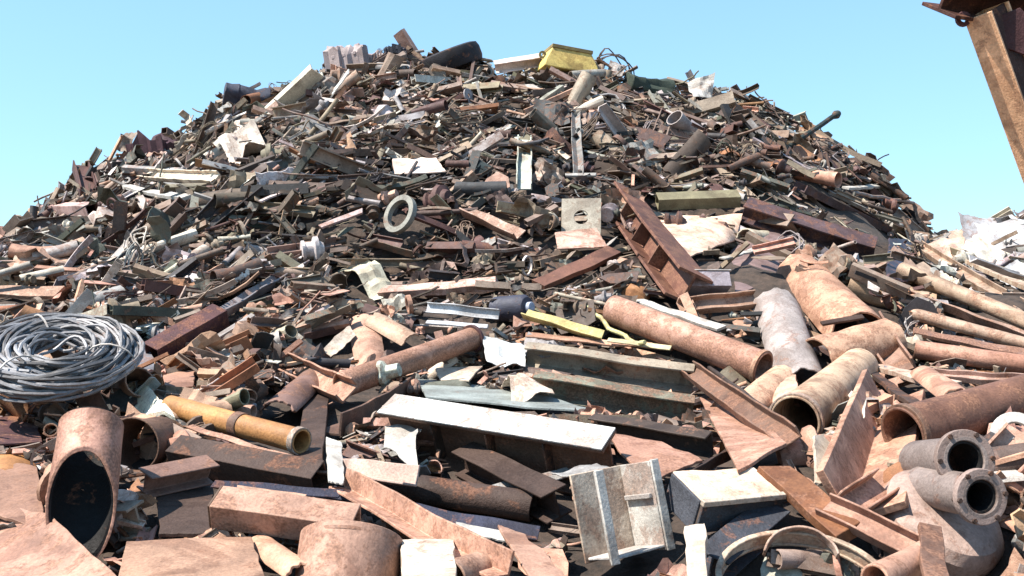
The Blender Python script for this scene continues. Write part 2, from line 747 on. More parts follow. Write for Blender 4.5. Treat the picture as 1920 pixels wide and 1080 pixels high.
def mk_box(k=1.0, b=0.0, jit=0.006):
    def f(L, w):
        o, t = w, max(0.008, w * 0.06)
        h = w * k
        prof_o, prof_i = p_flat(o, h), p_flat(o - 2 * t, h - 2 * t)
        seg = 8
        vs, fs = [], []
        for pr in (prof_o, prof_i):
            for i in range(seg + 1):
                vs += [((i / seg - 0.5) * L, y, z) for y, z in pr]
        o2 = (seg + 1) * 4
        for i in range(seg):
            for q in range(4):
                a, c = i * 4 + q, i * 4 + (q + 1) % 4
                fs.append((a, c, c + 4, a + 4))
                fs.append((o2 + c, o2 + a, o2 + a + 4, o2 + c + 4))
        for q in range(4):
            r = (q + 1) % 4
            fs.append((q, o2 + q, o2 + r, r))
            e = seg * 4
            fs.append((e + r, o2 + e + r, o2 + e + q, e + q))
        return bend((vs, fs), b, 0.0, jit, L)
    return f


def mk_angle(b=0.02, tw=0.12, jit=0.016):
    return lambda L, w: bend(rag(xf(prism(p_angle(w, max(0.008, w * 0.13)), L, 12), T(0, -w / 2, -w / 3)), .15 * w, L), b, tw, jit, L)


def mk_chan(k=0.5, b=0.02, tw=0.05, jit=0.014, tk=0.09):
    return lambda L, w: bend(xf(prism(p_chan(w, w * k, max(0.008, w * tk)), L, 12), T(0, 0, -w * k / 2)), b, tw, jit, L)


def mk_beam(k=1.0, b=0.01, tw=0.03, jit=0.008, tk=0.08):
    return lambda L, w: bend(rag(prism(p_beam(w, w * k, max(0.01, w * tk)), L, 12), .06 * w, L), b, tw, jit, L)


def mk_rod(b=0.03, jit=0.03):
    def f(L, w):
        return sweep([((i / 16 - 0.5) * L, jit * noise.noise(Vector((i * 0.35, L, 1))), -b * L * (0.25 - (i / 16 - 0.5) ** 2) + jit * noise.noise(Vector((i * 0.35, L, 5)))) for i in range(17)], w / 2, 9)
    return f


def flange_at(end=1, k=1.45, color=None, both=False, bolts=True):
    def f(L, w):
        out = []
        for s in ((1, -1) if both else (end,)):
            fl = xf(ring(w / 2 * k, w / 2 * 1.005, w * 0.14, 28), T(s * (L / 2 - w * 0.09), 0, 0))
            if bolts:
                bl = [xf(lathe([(-w * 0.13, w * 0.055), (w * 0.13, w * 0.055)], 6), T(s * (L / 2 - w * 0.09), w / 2 * (1 + k) / 2 * math.cos(q * 0.785), w / 2 * (1 + k) / 2 * math.sin(q * 0.785))) for q in range(8)]
                fl = join(fl, *bl)
            out.append(('flange', fl, color or BROWN, M_RUST))
        return out
    return f


def endplate_at(end, color, k=1.15, kh=1.0):
    return lambda L, w: [('end_plate', xf(box(w * 0.08, w * k, w * k * kh), T(end * (L / 2 + w * 0.045), 0, 0)), color, M_RUST)]


def stiffeners(color, n=3, k=1.0):
    def f(L, w):
        out = []
        for i in range(n):
            x = (-0.5 + (i + 1) / (n + 1)) * L
            for s in (-1, 1):
                out.append(('stiffener', box(w * 0.05, w * 0.43, w * k * 0.80, (x, s * w * 0.25, 0)), color, M_RUST))
        return out
    return f


# ------------------------------------------------------------------ pieces laid by hand, near to far
# big torn pipe, bottom left: dark mouth towards the camera
def big_mouth(name, label, cat, mouth, d, r, axis, L, color, mark=None, t=0.02, skew=0.1, dent=0.1, flange=None, mat=M_RUST, seed=4):
    c = P(mouth[0], mouth[1], 0, d)
    ax = Vector(axis).normalized()
    M = frame(c, c + ax * L)
    m = tube(L, r, t, 36, skew, dent, 10, seed)
    FOOT.append((mouth[0], mouth[1], mouth[0], mouth[1], r * F / d * 0.8, d))
    if mark:
        MARKS.append((mouth[0], mouth[1], mark))
    if flange:
        root = empty(name, M, label, cat)
        obj('pipe_wall', m, mat, color, None, root)
        fl = xf(ring(r * flange, r * 1.01, 0.03, 36), T(-L / 2 + 0.025, 0, 0))
        bl = [xf(lathe([(-0.03, 0.014), (0.03, 0.014)], 6), T(-L / 2 + 0.025, r * (1 + flange) / 2 * math.cos(q * 0.785), r * (1 + flange) / 2 * math.sin(q * 0.785))) for q in range(8)]
        fo = obj('flange', fl, mat, [c_ * 1.15 for c_ in color], None, root)
        for b_ in bl:
            obj('bolt', b_, M_DARK, DBROWN, None, fo, 0.002)
        return root
    return tag(obj(name, m, mat, color, M), label, cat)


c = P(152, 950, 0, 4.75)
ax_ = Vector((-0.16, 0.62, 0.77)).normalized()
L_ = 0.46
M = frame(c, c + ax_ * L_)
m_ = tube(L_, .155, .014, 36, 0, .05, 12, 4)
zs = (M.to_3x3().inverted() @ Vector((.28, -.96, -.05))).normalized()
m_ = ([(x + (2.1 * (y * zs.y + z * zs.z) + .02 * noise.noise(Vector((y * 9, z * 9, 1)))) * max(0, min(1, .5 - x / L_)), y, z) for x, y, z in m_[0]], m_[1])
root = empty('steel_pipe', M, 'upright brown pipe with a slanting mouth coloured black as shade under the wire coil', 'pipe')
obj('pipe_wall', m_, M_RUST, (.40, .22, .155), None, root)
obj('mouth_shade', ([(x + .012, y * .93, z * .93) for x, y, z in m_[0]], m_[1]), M_DARK, (.011, .010, .010), None, root, 0)  # black inner skin that paints the shade inside the mouth
MARKS.append((150, 900, 'the upright cut pipe'))
FOOT.append((120, 830, 165, 980, 70, 4.7))
quad('steel_plate', 'brown leaning plate close against the left of the upright cut pipe', 'plate', [(-40, 850, .1), (70, 870, .15), (85, 990, .3), (-50, 960, .3)], 0.018, (.34, .19, .13), amp=0.05)
big_mouth('steel_pipe', 'short pipe with a dark oval mouth and thin bright rim behind the upright cut pipe', 'pipe', (248, 835), 5.9, 0.165, (0.1, 0.95, -0.1), 0.36, BROWN,
          'the pipe with a thin bright rim', 0.012, 0.05, 0.12, None, M_DARK, 9)
quad('steel_plate', 'broad pink rusty plate filling the bottom corner below the upright cut pipe', 'plate',
     [(-60, 930, .25), (95, 965, .35), (250, 1110, .55), (-80, 1130, .45)], 0.02, PINK, amp=0.03, mark='the broad corner plate')
quad('steel_plate', 'brown curled plate lying beside the upright cut pipe at the frame edge', 'plate',
     [(-40, 830, .0), (60, 850, .1), (70, 930, .2), (-50, 925, .1)], 0.015, ORANGE, amp=0.04, curl=.05)
quad('steel_plate', 'maroon flat plate jammed under the blue wire coil', 'plate',
     [(-30, 765, .1), (70, 790, .1), (80, 825, .2), (-40, 835, .2)], 0.015, MAROON, amp=0.03)
quad('steel_plate', 'tan sloping plate between the upright cut pipe and the standing drum', 'plate',
     [(235, 1015, .35), (470, 1005, .3), (510, 1120, .45), (215, 1120, .5)], 0.018, TAN, amp=0.02, mark='the tan sloping plate')
quad('steel_plate', 'dark plate standing left of the square plank', 'plate',
     [(290, 880, .05), (400, 900, .05), (400, 1000, .2), (300, 1000, .2)], 0.02, DBROWN, M_DARK, amp=0.03)  # one even dark brown over the whole plate
# standing drum at the bottom
c = P(660, 1010, 0, 4.55)
M = Matrix.Translation(c) @ RXm(R(-30)) @ RY(R(-86)) @ RZ(R(4))
r_ = 0.225
root = empty('oil_drum', M @ T(-0.45, 0, 0), 'pink rusted drum with a grey side standing upright at the bottom', 'drum')
obj('drum_shell', xf(tube(0.9, r_, 0.012, 40, 0.02, 0.12, 14, 3), T(0, 0, 0)), M_RUST, PINK, None, root)
for xx in (-0.15, 0.15):
    obj('rolling_hoop', xf(lathe([(-.02, r_ * .985), (-.008, r_ * 1.035), (.008, r_ * 1.035), (.02, r_ * .985)], 40), T(xx, 0, 0)), M_RUST, TAN, None, root, 0.002)
obj('drum_lid', xf(lathe([(-.01, r_ * .97), (.005, r_ * .97), (.005, r_ * .7), (-.004, r_ * .69), (-.004, 0.0)], 40), T(0.42, 0, 0)), M_RUST, TAN, None, root, 0)
foot((660, 1060), (660, 1060), 95, 4.6)
MARKS.append((660, 1040, 'the standing drum'))

stick('box_beam', 'square lit plank-like box beam lying across the front left of the standing drum', 'beam', mk_box(.8), (408, 950), (668, 985), 66, PINK, near=(.45, .45), roll=-6, mark='the front box beam',
      parts=lambda L, w: [('end_cap', xf(box(.012, w * .96, w * .77), T(-L / 2 - .007, 0, 0)), BROWN, M_RUST)])
quad('steel_block', 'cream cut block beside the standing drum', 'block', [(752, 1012, .5), (850, 1008, .5), (856, 1100, .6), (756, 1105, .6)], 0.16, CREAM, M_PAINT, amp=0.008)
stick('angle_bar', 'long pink angle bar sloping down to the right below the black gap', 'angle bar', mk_angle(0.02), (638, 898), (945, 1062), 46, PINK, near=(.35, .45), roll=60, mark='the long pink angle bar')
quad('steel_strip', 'thin white painted strip beneath the long pink angle bar, left one', 'strip', [(655, 978, .25), (745, 1000, .3), (742, 1013, .3), (655, 993, .25)], 0.01, WHITE, M_PAINT, amp=0.004)
quad('steel_strip', 'white painted strip crossing the lower end of the long pink angle bar', 'strip', [(855, 980, .3), (960, 998, .3), (958, 1014, .3), (850, 998, .3)], 0.01, WHITE, M_PAINT, amp=0.006)
quad('steel_strip', 'pink curved strip running down to the bottom beside the white cabinet', 'strip', [(935, 985, .3), (985, 1000, .3), (1075, 1100, .5), (1010, 1105, .5)], 0.015, PINK, amp=0.02, mark='the pink curved strip')

# white open cabinet
c = P(1160, 960, 0, 4.9)
M = Matrix.Translation(c) @ RZ(R(34)) @ RXm(R(-12)) @ RY(R(-4))
W_, D_, H_, t_ = 0.33, 0.24, 0.43, 0.014
root = empty('metal_cabinet', M @ T(0, 0, -H_ / 2), 'white metal cabinet standing at the bottom torn open and showing a beige back', 'cabinet')
up_ = T(0, 0, H_ / 2)
obj('back_panel', xf(box(W_, t_, H_, (0, D_ / 2, 0)), up_), M_PAINT, PALE, None, root)
obj('base_panel', xf(box(W_ - 2 * t_, D_ - t_, t_, (0, 0, -H_ / 2 + .02)), up_), M_PAINT, LGREY, None, root)
obj('side_panel', xf(box(t_, .05, H_, (-W_ / 2 + t_ / 2, -D_ / 2 + .028, 0)), up_), M_PAINT, WHITE, None, root)
obj('side_panel', xf(box(t_, D_ - t_, H_, (W_ / 2 - t_ / 2, -.002, 0)), up_), M_PAINT, WHITE, None, root)
obj('top_flap', xf(bend(sheet(W_ * .9, .17, .01, .02, 8, 4, 4, 0, .04), .08), up_ @ T(.0, D_ / 2 + .09, H_ / 2 + .01) @ RXm(R(12))), M_PAINT, GREY, None, root)
for s_ in (-1, 1):
    obj('front_lip', xf(box(.05, .014, H_ + .01, (s_ * (W_ / 2 + .012), -D_ / 2 - .006, 0)), up_), M_PAINT, WHITE, None, root)
obj('shelf_rail', xf(box(.02, D_ * .8, .025, (W_ / 2 - t_ - .012, 0, .05)), up_), M_PAINT, LGREY, None, root)
FOOT.append((1160, 930, 1160, 1010, 100, 4.9))
MARKS.append((1155, 960, 'the white cabinet'))

# white flanged beam across the middle; its dark web colour is painted shade
stick('steel_beam', 'big white-topped flanged beam lying across the middle with a shade-dark web', 'beam', mk_beam(1.75, 0, 0, .003, .09), (735, 802), (1150, 874), 64, BROWN, M_DARK, near=(.35, .45), mark='the white-topped beam',
      parts=lambda L, w: stiffeners(DBROWN, 3, 1.75)(L, w) + [('painted_flange', xf(box(L * .995, w * 1.02, .012), T(0, 0, w * .875 + .008)), (.60, .60, .575), M_OLD)])
quad('steel_sheet', 'grey-green flat sheet leaning behind the white-topped beam', 'sheet', [(780, 705, .0), (990, 735, .0), (1140, 775, .1), (800, 745, .1)], 0.012, (.25, .28, .27), M_PAINT, amp=0.01)
# three parallel channels
for k, (a, b, col, lab) in enumerate([((985, 668), (1300, 712), (.34, .29, .24), 'grey-brown channel with pink upper lip, topmost of three stacked parallel channels'),
                                     ((1000, 722), (1300, 770), (.27, .25, .20), 'greenish channel with pale lip, middle of three stacked parallel channels'),
                                     ((1110, 800), (1330, 838), DBROWN, 'dark brown channel, lowest of three stacked parallel channels')]):
    stick('steel_channel', lab, 'channel', mk_chan(.62), a, b, 48, col, near=(.22 + .06 * k, .22 + .06 * k), roll=80, mark='the stacked channels' if k == 0 else None, group='parallel channels stacked in the middle')
quad('steel_plate', 'pink jagged plate at the right end of the white-topped beam', 'plate', [(1135, 812, .6), (1240, 828, .55), (1318, 862, .5), (1215, 905, .6)], 0.016, PINK, amp=0.04, mark='the pink jagged plate')
# bits around the left end of the white beam
quad('sheet_scrap', 'crumpled white sheet scrap under the left end of the white-topped beam', 'sheet metal', [(725, 800, .45), (790, 805, .5), (780, 870, .5), (715, 850, .45)], 0.006, WHITE, M_PAINT, amp=0.09)
stick('angle_bar', 'pale pink angle bar with white upright end below the white-topped beam', 'angle bar', mk_angle(0.0), (615, 872), (775, 892), 40, (.60, .46, .38), near=(.35, .4), roll=40)
quad('steel_plate', 'narrow white plate standing on edge left of the white-topped beam', 'plate', [(610, 818, .4), (640, 828, .4), (645, 905, .42), (615, 900, .42)], 0.014, WHITE, M_PAINT, amp=0.01)
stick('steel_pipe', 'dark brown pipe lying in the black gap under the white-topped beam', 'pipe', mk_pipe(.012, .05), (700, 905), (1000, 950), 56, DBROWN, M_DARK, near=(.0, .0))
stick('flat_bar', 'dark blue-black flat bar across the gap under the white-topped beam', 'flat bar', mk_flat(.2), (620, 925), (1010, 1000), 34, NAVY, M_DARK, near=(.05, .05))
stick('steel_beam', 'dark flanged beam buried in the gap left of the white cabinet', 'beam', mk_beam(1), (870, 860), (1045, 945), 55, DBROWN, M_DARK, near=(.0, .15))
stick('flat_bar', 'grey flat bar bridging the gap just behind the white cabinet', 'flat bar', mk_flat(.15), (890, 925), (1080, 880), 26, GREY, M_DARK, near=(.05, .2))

# orange pipe and neighbours
stick('steel_pipe', 'orange-brown pipe in two tones sloping right below the blue wire coil', 'pipe', mk_pipe(.012, .03, .0), (318, 762), (566, 828), 44, ORANGE, M_PAINT, near=(.35, .35), mark='the orange pipe',
      parts=lambda L, w: [('collar', xf(ring(w / 2 * 1.1, w / 2 * 1.005, w * .5, 28), T(.06 * L, 0, 0)), BROWN, M_RUST), ('collar', xf(ring(w / 2 * 1.14, w / 2 * 1.005, w * .3, 28), T(L / 2 - w * .16, 0, 0)), LGREY, M_RUST)])
stick('flat_bar', 'thin pink flat bar directly below the orange pipe', 'flat bar', mk_flat(.3), (355, 800), (560, 862), 14, PINK, near=(.4, .4))
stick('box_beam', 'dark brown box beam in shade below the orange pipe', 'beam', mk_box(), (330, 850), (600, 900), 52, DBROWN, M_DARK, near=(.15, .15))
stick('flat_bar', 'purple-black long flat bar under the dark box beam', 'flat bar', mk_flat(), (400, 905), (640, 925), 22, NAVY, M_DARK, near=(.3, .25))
quad('foam_sheet', 'crumpled cream scrap sheet at the left end of the orange pipe', 'sheet scrap', [(225, 742, .35), (280, 735, .35), (330, 790, .4), (245, 785, .4)], 0.03, (.78, .76, .62), M_PAINT, amp=0.12, mark='the cream scrap sheet')
quad('steel_plate', 'small pink plate above the left end of the orange pipe', 'plate', [(305, 700, .25), (365, 695, .25), (362, 725, .3), (310, 730, .3)], 0.02, PINK, amp=0.02)
stick('flat_bar', 'dark standing flat bar beside the right end of the orange pipe', 'flat bar', mk_flat(), (575, 880), (600, 700), 46, DBROWN, M_DARK, near=(.25, .1))

# coil of wire
c = P(112, 662, 0, 6.9)
ax = Vector((0.10, -0.36, 0.93)).normalized()
M = Matrix.Translation(c) @ ax.to_track_quat('Z', 'X').to_matrix().to_4x4()
root = empty('wire_coil', M, 'blue-grey coil of tangled wire resting at the left foot of the heap', 'wire coil')
rw = random.Random(5)
for k in range(8):
    path = []
    ph, tx, ty = rw.uniform(0, 6), rw.uniform(-.05, .05), rw.uniform(-.05, .05)
    for i in range(12 * 26 + 1):
        a = 2 * math.pi * i / 26 + ph
        q = i / 26 + k * 7
        rr = 0.33 + 0.24 * noise.noise(Vector((q * .9, k, 0))) + 0.09 * math.sin(3 * a + k) * noise.noise(Vector((q * .5, 4, k))) + 0.11 * math.sin(q * 1.7 + k)
        zz = 0.055 * noise.noise(Vector((q * .8, 9, k * 2))) + tx * math.cos(a) + ty * math.sin(a) + 0.03 * math.sin(2 * a + q)
        path.append((rr * 1.22 * math.cos(a), rr * math.sin(a), zz))
    obj('wire_strand', sweep(path, 0.012, 5), M_GALV, tuple(c_ * (.30 + .13 * ((k * 2) % 5)) for c_ in (.37, .375, .40)), None, root, 0)
for a in (0.5, 2.5, 4.4):
    q = [(0.36 * 1.2 * math.cos(a) + math.cos(a) * .17 * math.cos(b), 0.36 * math.sin(a) + math.sin(a) * .17 * math.cos(b), .12 * math.sin(b)) for b in [i * math.pi / 8 for i in range(17)]]
    obj('binding_tie', sweep(q, .007, 5), M_GALV, LGREY, None, root, 0)
FOOT.append((60, 655, 200, 655, 85, 6.75))
MARKS.append((130, 655, 'the blue wire coil'))
quad('steel_sheet', 'dark flat sheet poking out right from under the wire coil', 'sheet', [(150, 600, -.05), (250, 605, -.05), (300, 690, .05), (190, 715, .05)], 0.012, (.13, .13, .15), M_PAINT, amp=0.06)
stick('flat_bar', 'pale pink wide flat bar at the left edge above the wire coil', 'flat bar', mk_flat(.25), (-40, 545), (112, 548), 34, (.66, .45, .36), near=(.3, .3), mark='the pale pink bar')
stick('box_beam', 'long dark purple-brown beam rising right from the blue wire coil', 'beam', mk_box(.9), (285, 665), (415, 590), 42, MAROON, M_DARK, near=(.3, .3), mark='the dark rising beam')
stick('angle_bar', 'slim angle bar with light top edge continuing up from the dark rising beam', 'angle bar', mk_angle(), (400, 592), (565, 492), 24, GREY, near=(.3, .3), roll=30)

# middle left
stick('steel_pipe', 'pink pipe rising to the right at the heart of the heap', 'pipe', mk_pipe(.014, .03, .05), (640, 722), (888, 634), 46, PINK, near=(.4, .45), mark='the pink rising pipe', parts=flange_at(1, 1.25, MAROON, bolts=False))
stick('steel_channel', 'short pink channel meeting the lower end of the pink rising pipe', 'channel', mk_chan(.5), (532, 682), (650, 732), 44, PINK, near=(.35, .35), roll=25)
stick('angle_bar', 'brown bent angle bar below the pink rising pipe', 'angle bar', mk_angle(.1), (618, 800), (760, 718), 40, BROWN, near=(.25, .3))
quad('steel_plate', 'tan curved plate standing above the pink rising pipe', 'plate', [(650, 590, .15), (712, 585, .15), (722, 670, .3), (668, 680, .3)], 0.02, TAN, amp=0.03, curl=.06, mark='the tan curved plate')
quad('sheet_scrap', 'small white folded sheet left of the tan curved plate', 'sheet metal', [(606, 655, .3), (655, 610, .25), (666, 628, .25), (620, 672, .3)], 0.006, CREAM, M_PAINT, amp=0.05)
quad('sheet_scrap', 'crumpled grey-white sheet right of the pink rising pipe', 'sheet metal', [(905, 650, .35), (985, 645, .3), (985, 690, .35), (915, 690, .35)], 0.006, (.6, .62, .62), M_PAINT, amp=0.10, mark='the crumpled grey sheet')
quad('steel_plate', 'cream tapered plate below the pink rising pipe', 'plate', [(815, 690, .3), (905, 686, .35), (880, 712, .4), (825, 712, .35)], 0.015, CREAM, M_PAINT, amp=0.02)
quad('sheet_scrap', 'torn cream sheet with ragged edge above the white-topped beam', 'sheet metal', [(940, 700, .35), (1000, 690, .35), (1040, 745, .4), (960, 750, .4)], 0.006, (.66, .55, .45), M_PAINT, amp=0.12)
stick('flat_bar', 'long pale pink flat bar above the pink rising pipe', 'flat bar', mk_flat(.5), (716, 548), (932, 530), 28, (.55, .38, .33), near=(.3, .35), mark='the long pale pink bar')
quad('sheet_scrap', 'cream crumpled sheet at the left end of the long pale pink bar', 'sheet metal', [(640, 490, .25), (690, 480, .2), (745, 545, .3), (700, 560, .3)], 0.008, (.55, .52, .40), M_PAINT, amp=0.12)
stick('steel_channel', 'bluish-white channel, upper of two rails below the long pale pink bar', 'channel', mk_chan(.4), (800, 575), (935, 590), 20, (.52, .55, .58), M_PAINT, near=(.3, .3), roll=50)
stick('flat_bar', 'bluish-white flat bar, lower of two rails below the long pale pink bar', 'flat bar', mk_flat(.3), (800, 603), (915, 612), 12, (.50, .52, .55), M_PAINT, near=(.3, .3))
# dark blue drum
c = P(960, 580, .2)
M = frame(c - Vector((.16, -.2, 0)), c + Vector((.16, -.05, .02)))
root = empty('metal_canister', M, 'small navy blue canister with a light blue cap in the heart of the heap', 'canister')
obj('canister_body', lathe([(-.2, .10), (-.19, .125), (.15, .125), (.19, .10), (.2, .0)], 28), M_PAINT, NAVY, None, root)
obj('cap', xf(lathe([(0, .05), (.05, .05), (.055, .03)], 20), T(.19, 0, 0)), M_PAINT, BLUEG, None, root)
FOOT.append((955, 580, 965, 580, 32, 9))
MARKS.append((960, 580, 'the navy canister'))
# yellow-ish bars
stick('angle_bar', 'short faded yellow angle bar sloping right at the heart of the heap', 'angle bar', mk_angle(.06), (985, 585), (1130, 628), 22, (.55, .47, .20), M_PAINT, near=(.35, .35), roll=35, mark='the yellow angle bar')
stick('steel_rod', 'bright yellow bent rod crossing the faded yellow angle bar', 'rod', mk_rod(.35, .08), (1098, 568), (1212, 648), 9, (.58, .55, .27), M_PAINT, near=(.45, .45))
stick('flat_bar', 'yellowish flat bar right below the faded yellow angle bar', 'flat bar', mk_flat(.2), (1140, 636), (1258, 652), 14, (.52, .46, .28), M_PAINT, near=(.4, .4))
stick('flat_bar', 'pink flat bar lying on top of the stacked channels', 'flat bar', mk_flat(.25), (985, 628), (1260, 650), 16, PINK, near=(.25, .25))
# pink pipe, white bar
stick('steel_pipe', 'long pink pipe with an open dark end sloping down to the right', 'pipe', mk_pipe(.016, .03, .04), (1148, 580), (1432, 690), 58, PINK, near=(.40, .50), mark='the long pink pipe', parts=flange_at(1, 1.10, PINK, bolts=False))
stick('flat_bar', 'white flat bar lying parallel above the long pink pipe', 'flat bar', mk_flat(.35), (1128, 538), (1352, 615), 18, WHITE, M_PAINT, near=(.4, .45), mark='the white bar')
stick('steel_channel', 'brown channel sloping right below the long pink pipe', 'channel', mk_chan(.5), (1290, 690), (1478, 820), 40, BROWN, near=(.35, .35), roll=30)
stick('steel_rod', 'thin dark rod along the brown channel below the long pink pipe', 'rod', mk_rod(.0, .01), (1330, 690), (1480, 800), 10, DBROWN, near=(.5, .5))
# bright plate and dark girder, upper middle right
quad('steel_plate', 'broad pale pink plate in bright light right of the dark red girder', 'plate', [(1238, 405, .35), (1392, 402, .3), (1380, 450, .3), (1262, 490, .4)], 0.02, (.74, .53, .41), M_PAINT, amp=0.05, mark='the broad pale plate')
stick('box_beam', 'olive-yellow box beam lying along the top of the broad pale plate', 'beam', mk_box(.7), (1232, 378), (1385, 372), 32, OLIVE, M_PAINT, near=(.35, .3), mark='the olive beam')
stick('steel_beam', 'dark red-brown girder sloping down to the right in the upper middle', 'beam', mk_beam(.8, .02), (1165, 372), (1292, 540), 66, RED, near=(.35, .45), roll=-30, mark='the dark red girder', parts=stiffeners(RED, 3, .8))
stick('flat_bar', 'brown bar slanting down left from the dark red girder', 'flat bar', mk_flat(.3), (1010, 535), (1150, 470), 34, RED, near=(.3, .3))
quad('steel_plate', 'grey-brown plate leaning below the broad pale plate', 'plate', [(1370, 470, .2), (1470, 400, .1), (1500, 480, .2), (1380, 560, .3)], 0.02, (.22, .16, .15), amp=0.03)
stick('flat_bar', 'light slim bar across the grey-brown leaning plate', 'flat bar', mk_flat(.3), (1355, 485), (1432, 460), 12, LGREY, near=(.35, .35))
# square washer plate
c = P(1090, 408, .35)
M = Matrix.Translation(c) @ RZ(R(82)) @ RY(R(12))
o = obj('anchor_plate', holed(lambda a: .235 / max(abs(math.cos(a)), abs(math.sin(a))), .085, .03, 32), M_PAINT, (.42, .38, .31), M)
tag(o, 'cream square plate with a dark hole in its middle', 'plate')
foot((1090, 408), (1090, 408), 36, 12)
MARKS.append((1090, 408, 'the square holed plate'))
quad('steel_plate', 'pink crumpled plate just under the square holed plate', 'plate', [(1040, 435, .3), (1120, 425, .3), (1140, 460, .35), (1045, 465, .35)], 0.015, (.58, .38, .32), amp=0.06)
# small box with slot
c = P(1325, 530, .35)
M = Matrix.Translation(c) @ RZ(R(8)) @ RXm(R(-25))
root = empty('junction_box', M, 'lavender-grey open box with a black slot beside the dark red girder', 'box')
obj('box_shell', join(box(.42, .22, .02, (0, 0, -.08)), box(.42, .02, .15, (0, .10, 0)), box(.42, .02, .15, (0, -.10, 0)), box(.02, .178, .15, (-.2, 0, 0)), box(.02, .178, .15, (.2, 0, 0))), M_PAINT, (.38, .34, .38), None, root)
obj('slot_plate', join(box(.46, .05, .012, (0, .095, .083)), box(.46, .05, .012, (0, -.095, .083))), M_PAINT, LGREY, None, root)
foot((1290, 530), (1360, 530), 24, 9.5)
stick('steel_channel', 'tan channel lying under the lavender-grey open box', 'channel', mk_chan(.5), (1275, 575), (1420, 560), 34, TAN, near=(.3, .3), roll=20)
# curved grey sheet, elbows, bright pipe
stick('pipe_shell', 'tall grey curved shell standing right of the long pink pipe', 'pipe shell', mk_shell(2.6, .016, 8), (1452, 560), (1502, 712), 92, (.33, .29, .275), M_PAINT, near=(.3, .42), roll=8, mark='the grey curved shell')
stick('pipe_shell', 'broad pink curved shell cut from a pipe wall, right of the grey curved shell', 'pipe shell', mk_shell(3.0, .02, 2), (1500, 500), (1612, 612), 108, (.56, .33, .23), near=(.35, .40), mark='the upper pipe shell')
stick('pipe_shell', 'shorter tan curved shell lying crosswise just under the broad pink shell', 'pipe shell', mk_shell(3.2, .02, 5), (1535, 660), (1672, 622), 92, (.54, .33, .22), near=(.55, .50), mark='the lower pipe shell')
stick('steel_channel', 'brown channel stub leaning right of the two curved pipe shells', 'channel', mk_chan(.5), (1630, 600), (1690, 690), 50, (.30, .19, .14), near=(.3, .35), roll=25)
stick('flat_bar', 'dark thin bar lying across the broad pink pipe shell', 'flat bar', mk_flat(.4), (1540, 606), (1618, 594), 12, DBROWN, M_DARK, near=(.62, .62))
stick('steel_pipe', 'short wide pipe below the pipe shells catching bright light', 'pipe', mk_pipe(.016, .03, .06), (1490, 790), (1610, 690), 84, (.62, .43, .31), near=(.45, .45), mark='the bright short pipe', parts=flange_at(-1, 1.1, CREAM, bolts=False))  # cream flange colour stands for the highlight at the lower end
quad('steel_plate', 'pink plate lying left of the bright short pipe', 'plate', [(1400, 680, .3), (1490, 690, .3), (1500, 760, .4), (1440, 750, .4)], 0.018, (.56, .36, .27), amp=0.03)
stick('steel_channel', 'big upright angle bar with one dark and one bright leg beside the bright short pipe', 'angle bar', mk_angle(0, 0, .003), (1596, 925), (1662, 722), 100, (.58, .35, .24), near=(.50, .40), roll=52, mark='the upright angle')
quad('steel_plate', 'small cream upright plate between the bright short pipe and upright angle bar', 'plate', [(1528, 815, .5), (1562, 812, .5), (1560, 905, .5), (1530, 905, .5)], 0.02, PALE, M_PAINT, amp=0.01)
quad('steel_plate', 'large pink leaning plate in front of the brown channel', 'plate', [(1312, 745, .3), (1405, 770, .35), (1475, 830, .45), (1385, 880, .5)], 0.02, (.58, .34, .24), amp=0.02, mark='the large leaning plate')
stick('flat_bar', 'pale cream flat bar pointing right below the pipe shells', 'flat bar', mk_flat(.3), (1645, 688), (1788, 722), 34, (.66, .50, .40), near=(.4, .4), mark='the pale pointing bar')
stick('flat_bar', 'dark notch-edged bar beneath the pale pointing bar', 'flat bar', mk_flat(.4), (1625, 690), (1735, 770), 22, DBROWN, M_DARK, near=(.3, .3))
# tray with light lip; sunlit top and shaded front are put in its colours
pts = [P(1255, 950, .55), P(1340, 880, .4), P(1455, 860, .4), P(1410, 945, .6)]
ctr = sum(pts, Vector()) / 4
X = (pts[2] - pts[0]).normalized()
M = Matrix.Translation(ctr) @ RZ(R(26)) @ RXm(R(24))
root = empty('steel_tray', M, 'steel tray with a cream lip and dark blue-grey front right of the white cabinet', 'tray')
obj('tray_top', sheet(.50, .26, .012, .012, 8, 6, 3, 0, .01), M_PAINT, (.72, .55, .42), None, root)
obj('tray_front', xf(box(.50, .014, .17), T(0, -.14, -.085)), M_DARK, (.06, .065, .075), None, root)
obj('tray_side', xf(box(.014, .25, .17), T(-.255, 0, -.085)), M_DARK, (.07, .075, .09), None, root)
obj('lip', xf(box(.53, .03, .03), T(0, -.15, .005)), M_PAINT, CREAM, None, root)
foot((1290, 930), (1420, 880), 50, 5.3)
MARKS.append((1350, 920, 'the steel tray'))
stick('angle_bar', 'dark V-shaped bar as gap shade between the large leaning plate and steel tray', 'angle bar', mk_angle(), (1285, 895), (1400, 822), 26, DBROWN, M_DARK, near=(.5, .5))  # dark bar put in to colour the shade of the gap
quad('steel_plate', 'narrow cream plate standing upright under the steel tray', 'plate', [(1282, 985, .5), (1322, 980, .5), (1328, 1100, .6), (1290, 1100, .6)], 0.03, CREAM, M_PAINT, amp=0.008)
stick('steel_beam', 'charcoal blue flanged beam in shade right of the narrow cream plate', 'beam', mk_beam(.9), (1330, 1065), (1450, 965), 62, (.055, .06, .075), M_DARK, near=(.1, .0))
stick('flat_bar', 'rust-orange wide bar sloping down right of the steel tray', 'flat bar', mk_flat(.35, .03), (1452, 880), (1592, 1000), 62, (.23, .10, .045), near=(.4, .4), mark='the rust-orange bar')
